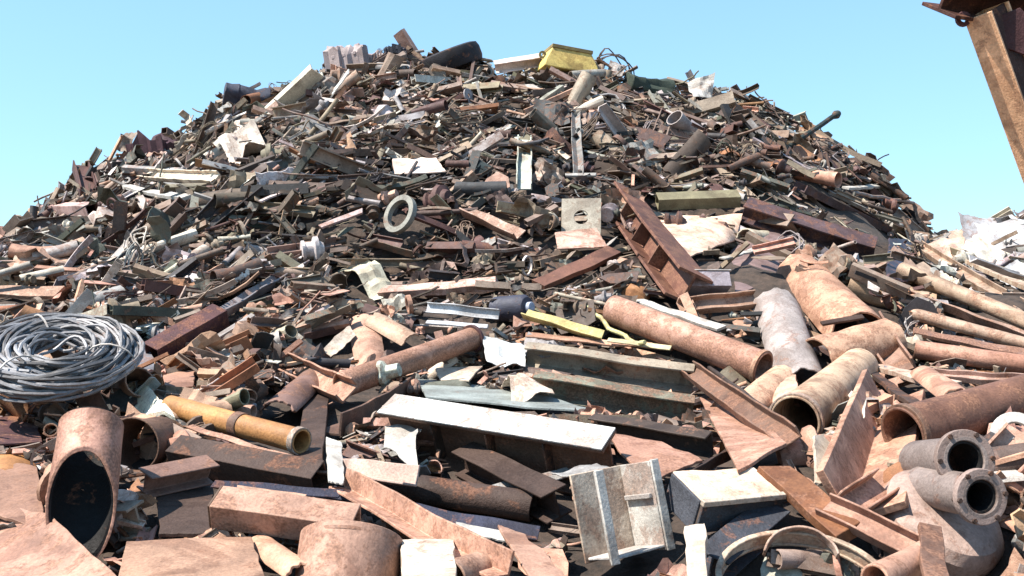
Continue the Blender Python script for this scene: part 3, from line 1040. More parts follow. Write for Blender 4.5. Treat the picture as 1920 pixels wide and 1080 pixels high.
stick('steel_channel', 'pink-brown channel running down to the bottom right of the rust-orange bar', 'channel', mk_chan(.5), (1545, 945), (1728, 1035), 52, (.40, .22, .16), near=(.5, .55), roll=15, mark='the pink-brown channel')


def hoop(label, uv, d, r, w, color, tilt, yaw, mk=None):
    c = P(uv[0], uv[1], 0, d)
    M = Matrix.Translation(c) @ RZ(R(yaw)) @ RY(R(tilt))
    m = join(ring(r, r - .012, w, 48), xf(ring(r + .008, r - .02, .014, 48), T(w / 2, 0, 0)), xf(ring(r + .008, r - .02, .014, 48), T(-w / 2, 0, 0)))
    FOOT.append((uv[0] - r * F / d * .6, uv[1], uv[0] + r * F / d * .6, uv[1], r * F / d * .45, d))
    if mk:
        MARKS.append((uv[0], uv[1] - 20, mk))
    tag(obj('barrel_hoop', m, M_RUST, color, M), label, 'hoop', 'barrel hoops at the bottom')


c = P(1500, 1022, 0, 4.55)
tag(obj('barrel_hoop', shell(.06, .17, .012, 2.7, 3, 4, 24, .04), M_RUST, (.56, .44, .35), Matrix.Translation(c) @ RZ(R(80)) @ RY(R(38))), 'broken tan half hoop behind the larger hoop', 'hoop', 'barrel hoops at the bottom')
MARKS.append((1500, 1010, 'the barrel hoops'))
foot((1455, 1000), (1545, 1000), 30, 4.5)
foot((1390, 1065), (1620, 1065), 32, 4.3)
hoop('larger pale tan hoop cut by the bottom of the view', (1505, 1098), 4.3, .36, .06, (.60, .46, .36), 68, 84)

# pump casing with two round openings
c = P(1770, 975, 0, 5.0)
M = Matrix.Translation(c)
root = empty('pump_casing', M, 'grey-pink cast pump casing with two round black openings', 'pump casing')
axb = Vector((0.25, -0.62, 0.74)).normalized()
body = lathe([(-.28, .18), (-.26, .27), (-.12, .31), (.02, .30), (.07, .26), (.09, .20), (.09, .0)], 40, .06, 2)
obj('casing_body', xf(body, axb.to_track_quat('X', 'Z').to_matrix().to_4x4()), M_PAINT, (.36, .26, .22), None, root, 0.006)
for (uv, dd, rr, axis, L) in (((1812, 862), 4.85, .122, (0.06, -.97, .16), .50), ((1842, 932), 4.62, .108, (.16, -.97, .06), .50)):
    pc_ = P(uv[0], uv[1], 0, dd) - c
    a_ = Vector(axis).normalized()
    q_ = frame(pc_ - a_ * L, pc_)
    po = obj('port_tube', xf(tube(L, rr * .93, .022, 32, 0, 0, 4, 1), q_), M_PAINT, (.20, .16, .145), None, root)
    obj('port_shade', xf(tube(L - .03, rr * .93 - .0225, .012, 32, 0, 0, 4, 1), q_), M_DARK, (.012, .012, .013), None, po, 0)  # added black sleeve, colours the depth of the port as shade
    fl = xf(ring(rr * 1.20, rr * .76, .035, 36), q_ @ T(L / 2 - .018, 0, 0))
    fo = obj('port_flange', fl, M_PAINT, (.27, .20, .175), None, root)
    bl = [xf(lathe([(-.028, .013), (.028, .013)], 6), q_ @ T(L / 2 - .018, rr * 1.08 * math.cos(q * 1.047), rr * 1.08 * math.sin(q * 1.047))) for q in range(6)]
    for b_ in bl:
        obj('bolt', b_, M_DARK, DBROWN, None, fo, .002)
obj('foot_plate', xf(box(.16, .20, .55, (0, 0, 0)), T(-.02, -.10, -.42) @ RY(R(4))), M_PAINT, (.46, .35, .30), None, root, .01)
FOOT.append((1780, 920, 1800, 1040, 110, 4.9))
MARKS.append((1800, 920, 'the pump casing'))
stick('flat_bar', 'brown flat bar standing against the left of the pump casing', 'flat bar', mk_flat(.3), (1755, 1100), (1745, 985), 44, BROWN, near=(.75, .6))
stick('steel_pipe', 'short pink pipe at the bottom between the hoops and pump casing', 'pipe', mk_pipe(.012, .05), (1640, 1090), (1740, 1040), 60, PINK, near=(.55, .55))
stick('steel_pipe', 'big dark rust-brown pipe running off to the right above the pump casing', 'pipe', mk_pipe(.016, .04, .1), (1692, 812), (1990, 728), 92, (.17, .085, .055), near=(.40, .40), mark='the big rust-brown pipe', parts=flange_at(-1, 1.12, BROWN, bolts=False))
c = P(1905, 815, 0, 5.6)
o = obj('flange_ring', ring(.13, .07, .03, 32), M_PAINT, LGREY, Matrix.Translation(c) @ RZ(R(70)) @ RY(R(25)))
tag(o, 'light flange ring with round hole at the right edge above the pump casing', 'flange')
# stack of long bars, right
rb = random.Random(3)
for k, (a, b, wv, col, kind) in enumerate([((1712, 452), (1960, 600), 26, (.46, .32, .25), 'c'), ((1690, 505), (1960, 618), 30, (.38, .27, .20), 'p'), ((1700, 545), (1960, 640), 22, (.30, .20, .16), 'a'),
                                         ((1700, 585), (1960, 655), 24, (.48, .32, .25), 'p'), ((1712, 622), (1960, 668), 22, (.24, .15, .12), 'b'), ((1715, 655), (1970, 690), 36, (.50, .28, .20), 'p'), ((1725, 700), (1960, 715), 26, (.36, .24, .20), 'c'),
                                         ((1760, 455), (1990, 560), 22, (.52, .40, .30), 'b'), ((1790, 470), (1990, 545), 16, (.30, .24, .16), 'a')]):
    mkr = {'p': mk_pipe(.01, .02, .02, 18, k), 'a': mk_angle(.01), 'b': mk_flat(.35), 'c': mk_chan(.5)}[kind]
    nm, ct = {'p': ('steel_pipe', 'pipe'), 'a': ('angle_bar', 'angle bar'), 'b': ('flat_bar', 'flat bar'), 'c': ('steel_channel', 'channel')}[kind]
    lab = ['pink-brown channel, topmost of the long bars fanned at the right edge', 'brown pipe second from the top of the long bars at the right edge', 'dark angle bar third down among the long bars at the right edge',
           'pink pipe fourth down among the long bars at the right edge', 'dark brown flat bar fifth down among the long bars at the right edge', 'thick bright pink pipe near the foot of the long bars at right edge',
           'grey-brown channel, lowest of the long bars at the right edge', 'pale flat bar under the white sheets at the right edge', 'olive angle bar crossing the pale flat bar at the right edge'][k]
    stick(nm, lab, ct, mkr, a, b, wv, col, near=(.25, .3), roll=20 if kind in 'ac' else 0, mark='the long bars' if k == 3 else None, group='long bars fanned at the right edge')
# white sheets at the far right
for k, (u, v, s, col, lab) in enumerate([(1840, 440, 56, (.34, .34, .36), 'grey crumpled sheet, topmost of the pale sheets on the right skyline'), (1895, 445, 60, (.58, .58, .60), 'white crumpled sheet at the right edge of the skyline'),
                                         (1850, 475, 46, (.72, .66, .56), 'cream crumpled sheet below the white ones on the right'), (1800, 452, 46, (.62, .48, .38), 'pinkish sheet left of the white sheets on the right skyline'),
                                         (1905, 515, 40, (.55, .56, .58), 'white bent sheet lowest of the pale sheets on the right'), (1760, 475, 46, (.60, .42, .33), 'pink bent plate beside the dark post on the right')]):
    p = P(u, v, .15)
    s *= .8
    q = rb.uniform(0, 6)
    dd = (p - CAM).dot(FW)
    m = sheet(2.3 * s * dd / F, 1.5 * s * dd / F, .006, .3 * s * dd / F * .7, 10, 8, k + 2, .1, .1)
    o = obj('sheet_scrap', m, M_PAINT, col, Matrix.Translation(p) @ RXm(R(48)) @ RZ(q), None, 0)
    tag(o, lab, 'sheet metal', 'pale sheets on the right skyline')
    foot((u, v), (u, v), s * .6, dd)
MARKS.append((1880, 450, 'the white sheets'))
quad('steel_plate', 'navy blue plate standing on the right flank beside the long bars', 'plate', [(1668, 445, .3), (1712, 450, .3), (1706, 525, .35), (1664, 520, .35)], 0.03, NAVY, M_PAINT, amp=0.03, mark='the navy plate')
stick('steel_beam', 'dark maroon flanged beam sloping down the right flank', 'beam', mk_beam(.8), (1395, 392), (1640, 470), 44, (.085, .055, .06), M_DARK, near=(.35, .35), mark='the dark flank beam')
stick('steel_channel', 'dark purple channel above the dark flank beam', 'channel', mk_chan(.5), (1500, 350), (1690, 440), 28, (.10, .07, .075), M_DARK, near=(.3, .3))

# upper heap marks
stick('steel_channel', 'cream flat-lying channel, upper of two pale bars on the left slope', 'channel', mk_chan(.4), (262, 325), (402, 332), 24, (.66, .58, .46), M_PAINT, near=(.35, .35), roll=30, mark='the cream channel')
stick('flat_bar', 'white bar, lower of two pale bars on the left slope', 'flat bar', mk_flat(.4), (238, 350), (350, 370), 17, WHITE, M_PAINT, near=(.35, .35), mark='the white slope bar')
stick('box_beam', 'pink box beam near the left skyline', 'beam', mk_box(.8), (88, 392), (175, 392), 24, (.58, .42, .37), near=(.35, .35), mark='the pink skyline beam')
quad('sheet_scrap', 'crumpled cream and white sheet high on the left slope', 'sheet metal', [(408, 255, .4), (480, 228, .3), (498, 275, .35), (430, 305, .4)], 0.008, (.68, .60, .52), M_PAINT, amp=0.22, mark='the crumpled cream sheet')
quad('steel_plate', 'bright pink-white plate high in the middle of the heap', 'plate', [(735, 298, .4), (815, 292, .35), (835, 320, .4), (740, 328, .4)], 0.02, (.75, .60, .52), M_PAINT, amp=0.04, mark='the bright pink plate')
stick('steel_channel', 'pale grey-green channel standing upright above the square holed plate', 'channel', mk_chan(.45), (982, 350), (984, 258), 28, (.44, .48, .42), M_PAINT, near=(.45, .3), roll=0, mark='the upright grey channel')
stick('angle_bar', 'thin grey post standing near the summit', 'angle bar', mk_angle(), (1083, 330), (1078, 205), 14, GREY, near=(.45, .35), roll=45, mark='the thin grey post')
stick('flat_bar', 'pale horizontal bar crossing the foot of the thin grey post', 'flat bar', mk_flat(.4), (1060, 328), (1118, 328), 11, LGREY, near=(.45, .45))
quad('sheet_scrap', 'white chunk of sheet on the right skyline of the summit', 'sheet metal', [(1292, 150, .2), (1338, 140, .2), (1335, 190, .3), (1296, 188, .3)], 0.01, WHITE, M_PAINT, amp=0.14, mark='the white summit sheet')
c = P(750, 402, .35)
tag(obj('hoop_ring', ring(.24, .17, .07, 36), M_PAINT, (.25, .25, .22), Matrix.Translation(c) @ RZ(R(50)) @ RY(R(18))), 'pale oval ring standing in the dark hollow', 'ring')
foot((750, 385), (750, 420), 30, 12)
MARKS.append((750, 402, 'the pale oval ring'))
stick('angle_bar', 'pink angle bar sloping down right in the dark hollow', 'angle bar', mk_angle(), (872, 392), (975, 438), 26, (.50, .36, .30), near=(.35, .4), roll=30, mark='the pink hollow bar')
stick('flat_bar', 'light pink flat bar rising right across the dark hollow', 'flat bar', mk_flat(.3), (600, 425), (680, 395), 15, (.46, .36, .34), near=(.35, .35))
stick('steel_rod', 'black rod with a slight knob jutting out into the sky on the right', 'rod', mk_rod(0, .01), (1480, 275), (1568, 215), 10, (.03, .045, .045), M_DARK, near=(.3, .3),
      parts=lambda L, w: [('knob', xf(lathe([(-w, .0), (-w * .8, w * .6), (0, w * .85), (w * .8, w * .6), (w, 0)], 14), T(L / 2, 0, 0)), (.04, .06, .06), M_DARK)])
stick('flat_bar', 'white painted bar poking from the right skyline', 'flat bar', mk_flat(.4), (1585, 352), (1655, 347), 12, WHITE, M_PAINT, near=(.3, .3))
stick('steel_rod', 'thin grey rod poking level from the right skyline', 'rod', mk_rod(0, .02), (1600, 362), (1712, 380), 7, GREY, near=(.35, .3))

# yellow hopper on the summit
c = P(1062, 118, 0, 16.7)
M = Matrix.Translation(c) @ RZ(R(16)) @ RY(R(6)) @ Matrix.Scale(.80, 4)
root = empty('yellow_hopper', M @ T(0, 0, -.25), 'dented yellow steel hopper with a dark rim on the summit', 'hopper')
vs_ = []
for z, a, b in ((0, .58, .42), (.16, .56, .40), (.44, .42, .32)):
    vs_ += [(-a, -b, z), (a, -b, z), (a, b, z), (-a, b, z)]
fs_ = [(3, 2, 1, 0)] + [(i * 4 + k, i * 4 + (k + 1) % 4, i * 4 + 4 + (k + 1) % 4, i * 4 + 4 + k) for i in range(2) for k in range(4)] + [(8, 9, 10, 11)]
obj('hopper_body', (vs_, fs_), M_OLD, (.72, .54, .17), None, root, .02)
obj('rim', join(box(.88, .06, .07, (0, -.32, .46)), box(.88, .06, .07, (0, .32, .46)), box(.06, .58, .07, (-.41, 0, .46)), box(.06, .58, .07, (.41, 0, .46))), M_PAINT, (.25, .19, .07), None, root)
for s in (-1, 1):
    obj('lifting_lug', xf(ring(.08, .035, .03, 16), T(s * .56, -.1, .30) @ RZ(R(90))), M_DARK, OLIVE, None, root)
foot((1020, 102), (1105, 102), 20, 16.5)
MARKS.append((1060, 105, 'the yellow hopper'))
stick('steel_beam', 'pale pinkish beam lying left of the yellow hopper on the skyline', 'beam', mk_beam(.8), (928, 126), (1015, 112), 24, (.72, .60, .55), M_PAINT, d=(16.7, 16.7))


def lump(name, label, cat, uv, size, color, kindm, M_=M_DARK, mk=None):
    c = P(uv[0], uv[1] + 14, 0, 16.9)
    foot((uv[0] - size * .2, uv[1] - 8), (uv[0] + size * .2, uv[1] - 8), size * 0.18, 16.9)
    s = size * 16.7 / F
    if kindm == 'drum':
        M = Matrix.Translation(c) @ RZ(R(20)) @ RY(R(8))
        r = s * .28
        root = empty(name, M, label, cat)
        obj('drum_shell', lathe([(-s * .5, 0), (-s * .5, r * .95), (-s * .48, r)] + [(x * s, r * (1.04 if k % 3 == 1 else .97)) for k, x in enumerate((-.36, -.2, -.18, -.1, .1, .18, .2, .36))] + [(s * .48, r), (s * .5, r * .95), (s * .5, 0)], 28, .42, uv[0]), M_, color, None, root)
        obj('bung', xf(lathe([(0, r * .14), (.03, r * .14), (.03, 0)], 12), T(-s * .5 - .02, r * .5, 0)), M_, LGREY, None, root)
    elif kindm == 'tyre':
        M = Matrix.Translation(c) @ RZ(R(30)) @ RY(R(66))
        root = empty(name, M, label, cat)
        r = s * .5
        pr = [(-.3, .60), (-.42, .66), (-.46, .82), (-.40, .95), (-.2, 1.0), (.2, 1.0), (.40, .95), (.46, .82), (.42, .66), (.3, .60), (-.3, .60)]
        m = lathe([(x * r * .7, y * r) for x, y in pr], 36)
        obj('tyre_rubber', (m[0], m[1][:-2]), M_, color, None, root)
        obj('wheel_rim', lathe([(-.2 * r, .60 * r), (-.16 * r, .52 * r), (-.02 * r, .46 * r), (-.02 * r, .15 * r), (.05 * r, .12 * r), (.05 * r, 0)], 28), M_RUST, BROWN, None, root)
    else:
        M = Matrix.Translation(c) @ RZ(R(-18)) @ RXm(R(8)) @ RY(R(-6))
        root = empty(name, M, label, cat)
        obj('tank_shell', xf(sheet(s, s * .8, s * .50, s * .30, 12, 10, int(uv[0]), 0, .14), T(0, 0, s * .25)), M_, color, None, root, .01)
        obj('rib', join(*[box(.05, s * .78, .05, (q * s, 0, s * .27)) for q in (-.3, 0, .3)]), M_, tuple(c_ * 1.3 for c_ in color), None, root)
    if mk:
        MARKS.append((uv[0], uv[1], mk))


lump('crushed_tank', 'maroon crushed tank standing on the left skyline', 'tank', (292, 278), 84, (.075, .04, .05), 'tank', mk='the maroon tank')
lump('oil_drum', 'navy-grey dented drum lying on the upper left skyline', 'drum', (462, 172), 84, (.06, .065, .09), 'drum', mk='the navy-grey drum')
lump('truck_tyre', 'dark tyre on a wheel lying on the summit', 'tyre', (845, 100), 122, (.022, .021, .026), 'tyre', mk='the dark tyre')
lump('crushed_tank', 'pinkish-grey crushed tank on the left shoulder of the summit', 'tank', (660, 112), 74, (.34, .28, .28), 'tank', M_PAINT, mk='the pinkish tank')
lump('oil_drum', 'dark green drum right of the yellow hopper on the skyline', 'drum', (1215, 158), 92, (.05, .065, .05), 'drum', mk='the dark green drum')
lump('crushed_tank', 'small black crushed can standing up beside the dark tyre', 'can', (742, 88), 34, (.04, .045, .06), 'tank')

# overhead boom in the top right corner
d_ = 6.6
a_, b_ = P(1850, 20, 0, d_), P(1972, 360, 0, d_ + .2)
dirv = (b_ - a_).normalized()
bot = a_ + dirv * ((a_.z - 0.02) / -dirv.z)
L_ = (bot - a_).length
X = dirv
Yv = Vector((0.60, -.80, 0))
Yv = (Yv - X * Yv.dot(X)).normalized()
Zv = X.cross(Yv)
M = Matrix((X, Yv, Zv)).transposed().to_4x4()
M.translation = a_
root = empty('loading_gantry', Matrix.Translation(bot), 'orange-brown slanting gantry leg under a dark crossbeam in the top right corner', 'gantry')
Mi = Matrix.Translation(-bot)
legw, legd = .185, .24
lm = xf(join(box(L_, legw, .02, (L_ / 2, 0, legd / 2)), box(L_, legw, .02, (L_ / 2, 0, -legd / 2)), box(L_, .02, legd - .024, (L_ / 2, -legw / 2 + .012, 0))), Mi @ M)
lg = obj('leg', lm, M_PAINT, (.76, .45, .26), None, root)
obj('shade_web', xf(box(L_, .018, legd - .024, (L_ / 2, legw / 2 - .03, 0)), Mi @ M), M_DARK, (.06, .03, .024), None, lg)  # dark colour stands for the shade on this side of the leg
obj('stiffener', xf(join(*[box(.012, legw * .8, legd - .03, (q * .55 + .3, -.005, 0)) for q in range(8)]), Mi @ M), M_DARK, DBROWN, None, lg)
obj('foot_plate', box(.6, .6, .03, (0, 0, .0)), M_DARK, BROWN, None, root)
ce = P(1900, -6, 0, d_)
cb = frame(ce - Vector((.46, .0, 0)), ce + Vector((3.2, 1.4, .05)))
cr = obj('crossbeam', xf(prism(p_beam(.34, .20, .025), (ce + Vector((3.2, 1.4, .05)) - ce + Vector((.46, 0, 0))).length), Mi @ cb), M_DARK, (.075, .032, .024), None, root)
obj('gusset_plate', xf(plate(.40, .36, .02, 5, 5), Mi @ Matrix.Translation(P(1905, 65, 0, d_ - .03)) @ RXm(R(90))), M_DARK, MAROON, None, root)  # made large and dark to stand for shade beside the leg
obj('lug', xf(ring(.05, .022, .03, 16), Mi @ Matrix.Translation(P(1806, 36, 0, d_)) @ RZ(R(90))), M_DARK, MAROON, None, cr)
far_leg = Mi @ T(2.7, 1.3, 0)
obj('rear_leg', xf(xf(box(L_, .2, .24, (L_ / 2, 0, 0)), M), far_leg), M_PAINT, (.45, .21, .09), None, root)
MARKS.append((1860, 120, 'the gantry leg'))
# more offcuts packed between the big pieces
stick('pipe_shell', 'tan curved shell tilted up between the large leaning plate and the bright short pipe', 'pipe shell', mk_shell(2.4, .018, 11), (1398, 760), (1470, 700), 66, (.52, .34, .24), near=(.5, .45))
stick('pipe_shell', 'small pink curved shell under the pale pointing bar', 'pipe shell', mk_shell(2.8, .016, 12), (1735, 700), (1800, 745), 62, (.50, .30, .21), near=(.35, .35))
stick('steel_channel', 'short pink channel stub lying left of the pump casing', 'channel', mk_chan(.55), (1590, 950), (1660, 905), 56, (.52, .32, .23), near=(.45, .45), roll=15)
stick('pipe_shell', 'broad brown shell in the gap right of the orange pipe', 'pipe shell', mk_shell(2.2, .018, 13), (520, 770), (610, 690), 74, (.22, .13, .10), near=(.2, .2))
stick('steel_pipe', 'stubby pink pipe lying at the bottom right of the standing drum', 'pipe', mk_pipe(.012, .12), (845, 1085), (935, 1050), 62, (.48, .29, .21), near=(.3, .3))
stick('pipe_shell', 'pink curved offcut lying at the bottom between the tan plate and the standing drum', 'pipe shell', mk_shell(1.8, .016, 14), (480, 1020), (560, 1075), 70, (.50, .30, .21), near=(.15, .3))
stick('steel_beam', 'brown beam offcut in the gap below the dark box beam', 'beam', mk_beam(.9), (270, 905), (395, 880), 46, (.24, .14, .105), near=(.3, .3))
stick('pipe_shell', 'wide tan shell lying below the white rails at the heart of the heap', 'pipe shell', mk_shell(2.0, .016, 15), (770, 640), (700, 600), 56, (.46, .31, .23), near=(.2, .2))

# ------------------------------------------------------------------ the loose scrap of the heap
def smooth_bar(f, L, w):
    return f(L, w)


TPL = {
    'short_pipe': [tube(1, r, t, 12, s, d, 3, k) for k, (r, t, s, d) in enumerate([(.07, .012, .1, .1), (.05, .01, .2, .2), (.11, .014, .15, .15), (.035, .008, .1, .05), (.16, .016, .2, .2), (.085, .012, .3, .35)])],
    'flat_bar': [bend(prism(p_flat(w_, t_), 1, 6), b, tw, .02, k) for k, (w_, t_, b, tw) in enumerate([(.10, .02, .05, .1), (.06, .02, .2, .3), (.16, .02, .03, .2), (.09, .015, .5, .4), (.12, .03, .0, .0), (.05, .015, .9, .2), (.2, .025, .15, .15)])],
    'angle_bar': [bend(xf(prism(p_angle(w_, t_), 1, 5), T(0, -w_ / 2, -w_ / 3)), b, tw, .015, k) for k, (w_, t_, b, tw) in enumerate([(.10, .014, .05, .1), (.07, .012, .15, .2), (.14, .016, .0, .05), (.09, .012, .3, .3)])],
    'steel_channel': [bend(xf(prism(p_chan(w_, h_, t_), 1, 5), T(0, 0, -h_ / 2)), b, tw, .01, k) for k, (w_, h_, t_, b, tw) in enumerate([(.14, .07, .014, .04, .1), (.2, .09, .016, .0, .0), (.10, .06, .012, .12, .2), (.24, .10, .018, .05, .1)])],
    'steel_beam': [bend(prism(p_beam(w_, h_, t_), 1, 4), b, .05, .006, k) for k, (w_, h_, t_, b) in enumerate([(.16, .16, .018, 0), (.2, .26, .02, .03), (.11, .14, .014, .06)])],
    'square_tube': [mk_box(1, b)(1, w_) for w_, b in ((.07, .02), (.11, .0), (.15, .05))],
    'steel_rod': [mk_rod(b, j)(1, w_) for w_, b, j in ((.022, .05, .03), (.03, .3, .06), (.018, .6, .1), (.028, .0, .02), (.022, 1.1, .1))],
    'steel_plate': [bend(plate(1, h_, t_, k, n_), b, 0, .02, k) for k, (h_, t_, n_, b) in enumerate([(.7, .02, 6, 0), (.45, .025, 5, 0), (.9, .02, 8, 0), (.55, .04, 4, 0), (.35, .03, 5, 0), (.8, .02, 7, 0)])],
    'sheet_scrap': [sheet(1, h_, .008, a_, 7, 5, k, c_, .12) for k, (h_, a_, c_) in enumerate([(.6, .22, .1), (.8, .3, .3), (.4, .2, .5), (.7, .36, -.3), (.5, .16, .8), (.9, .25, 0)])],
    'bent_strip': [sheet(1, h_, .012, a_, 14, 2, k + 20, c_, .03) for k, (h_, a_, c_) in enumerate([(.12, .25, 0), (.18, .35, .1), (.09, .3, 0), (.14, .45, .2)])],
    'pipe_shell': [shell(1, r_, .02, a_, k, 6, 10) for k, (r_, a_) in enumerate([(.16, 2.6), (.22, 2.0), (.12, 3.4), (.3, 1.4)])],
    'flange_ring': [ring(.5, .3, .12, 18), ring(.5, .38, .22, 18), ring(.5, .15, .10, 18), join(ring(.5, .42, .10, 18), ring(.16, .08, .16, 12), xf(box(.05, .62, .07), T(0, 0, 0)))],
    'bracket': [join(box(1, .5, .06), xf(box(.06, .5, .6), T(.47, 0, .33))), join(box(1, .3, .08), xf(box(.08, .28, .5), T(0, 0, .29)), xf(box(.3, .3, .05), T(.3, 0, .066))), join(xf(ring(.3, .14, .16, 14), RY(R(90))), xf(box(.7, .3, .12), T(.6, 0, 0)))],
    'cable_tangle': [sweep([(.42 * math.cos(a * s_) + .1 * noise.noise(Vector((a, 1, s_))), .34 * math.sin(a * 1.03) + .12 * noise.noise(Vector((a * .8, 2, s_))), .12 * noise.noise(Vector((a * .7, 3, s_))) + .03 * a / 6) for a in [i * .35 for i in range(74)]], .014, 5) for s_ in (1.0, .93)],
    'casting_lump': [lathe([(-.4, .0), (-.4, .22), (-.25, .30), (-.2, .45), (-.05, .48), (0, .30), (.25, .28), (.3, .36), (.4, .36), (.4, .0)], 14, .12, 1), lathe([(-.5, 0), (-.48, .2), (-.1, .24), (0, .40), (.12, .42), (.2, .25), (.45, .2), (.5, 0)], 14, .2, 4)],
}
WEIGHT = {'short_pipe': 13, 'flat_bar': 13, 'angle_bar': 15, 'steel_channel': 9, 'steel_beam': 6, 'square_tube': 8, 'steel_rod': 16, 'pipe_shell': 2, 'steel_plate': 9, 'sheet_scrap': 9, 'bent_strip': 7, 'flange_ring': 2.5, 'bracket': 5, 'cable_tangle': 2.5, 'casting_lump': 4}
SCALE = {'short_pipe': (.3, .95), 'flat_bar': (.35, 1.1), 'angle_bar': (.4, 1.15), 'steel_channel': (.4, 1.0), 'steel_beam': (.45, 1.0), 'square_tube': (.4, 1.1), 'steel_rod': (.5, 1.3), 'pipe_shell': (.3, .8), 'steel_plate': (.16, .52), 'sheet_scrap': (.2, .62),
         'bent_strip': (.4, 1.0), 'flange_ring': (.12, .34), 'bracket': (.12, .32), 'cable_tangle': (.4, .8), 'casting_lump': (.18, .42)}
KINDS = list(WEIGHT)
CUM = [sum(WEIGHT[k] for k in KINDS[:i + 1]) for i in range(len(KINDS))]
WORD = {'short_pipe': ('pipe', 'cut pipes'), 'flat_bar': ('flat bar', 'flat bars'), 'angle_bar': ('angle bar', 'angle bars'), 'steel_channel': ('channel', 'channel offcuts'), 'steel_beam': ('beam offcut', 'beam offcuts'),
        'square_tube': ('square tube', 'square tubes'), 'steel_rod': ('thin rod', 'rods'), 'pipe_shell': ('curved shell', 'curved pipe shells'), 'steel_plate': ('plate', 'cut plates'), 'sheet_scrap': ('crumpled sheet', 'crumpled sheets'), 'bent_strip': ('wavy strip', 'wavy strips'),
        'flange_ring': ('ring', 'rings'), 'bracket': ('bracket', 'brackets'), 'cable_tangle': ('tangled cable', 'tangled cables'), 'casting_lump': ('cast lump', 'castings')}
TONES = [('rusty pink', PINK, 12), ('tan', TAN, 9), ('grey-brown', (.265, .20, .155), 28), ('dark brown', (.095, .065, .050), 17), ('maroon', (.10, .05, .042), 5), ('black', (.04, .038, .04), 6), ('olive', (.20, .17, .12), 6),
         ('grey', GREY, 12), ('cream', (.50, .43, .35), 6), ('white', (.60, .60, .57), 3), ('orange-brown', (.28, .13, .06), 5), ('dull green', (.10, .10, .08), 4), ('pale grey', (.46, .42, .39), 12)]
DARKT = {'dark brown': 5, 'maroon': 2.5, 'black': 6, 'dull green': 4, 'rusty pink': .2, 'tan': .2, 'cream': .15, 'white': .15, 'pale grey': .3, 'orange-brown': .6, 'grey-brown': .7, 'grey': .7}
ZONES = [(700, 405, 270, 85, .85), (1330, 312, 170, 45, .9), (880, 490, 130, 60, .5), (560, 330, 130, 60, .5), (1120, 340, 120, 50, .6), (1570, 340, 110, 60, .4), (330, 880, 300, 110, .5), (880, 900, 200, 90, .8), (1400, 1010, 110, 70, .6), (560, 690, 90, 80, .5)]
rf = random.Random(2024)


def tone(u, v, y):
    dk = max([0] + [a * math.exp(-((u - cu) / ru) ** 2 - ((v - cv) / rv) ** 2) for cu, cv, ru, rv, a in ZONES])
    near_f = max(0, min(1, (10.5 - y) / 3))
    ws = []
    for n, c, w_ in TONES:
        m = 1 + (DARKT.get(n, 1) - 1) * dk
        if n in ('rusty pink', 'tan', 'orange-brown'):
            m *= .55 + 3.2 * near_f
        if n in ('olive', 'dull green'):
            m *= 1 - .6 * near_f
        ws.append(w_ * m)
    q = rf.random() * sum(ws)
    for (n, c, _), w_ in zip(TONES, ws):
        q -= w_
        if q <= 0:
            break
    j = rf.uniform(.75, 1.25)
    if u > 1745 and 380 < v < 545 and y > 10 and rf.random() < .8:
        n, c = rf.choice([('pale grey', LGREY), ('pale grey', LGREY), ('white', (.54, .54, .55)), ('cream', (.5, .45, .37)), ('grey', GREY)])
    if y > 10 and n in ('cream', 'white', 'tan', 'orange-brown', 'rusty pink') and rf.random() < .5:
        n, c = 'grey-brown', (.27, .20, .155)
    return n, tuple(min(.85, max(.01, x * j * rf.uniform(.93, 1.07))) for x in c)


def orient(x, y, spread=25, out=17):
    n = normal(x, y)
    tx = Vector((1, 0, 0)) - n * n.x
    tx.normalize()
    ty = n.cross(tx)
    bias = 34 * max(-1, min(1, -x / 4.5)) if y > 9 else -8
    a = R(rf.gauss(bias, spread) if rf.random() < .8 else rf.uniform(0, 180))
    X = tx * math.cos(a) + ty * math.sin(a)
    X = (X + n * math.tan(R(max(-50, min(60, rf.gauss(3, out)))))).normalized()
    if rf.random() < .5:
        X = -X
    Y = n.cross(X).normalized()
    Z = X.cross(Y)
    M = Matrix((X, Y, Z)).transposed().to_4x4()
    return M @ RXm(rf.gauss(0, .7)), n


CAND = []       # kind, variant, matrix, tone name, colour, u, v


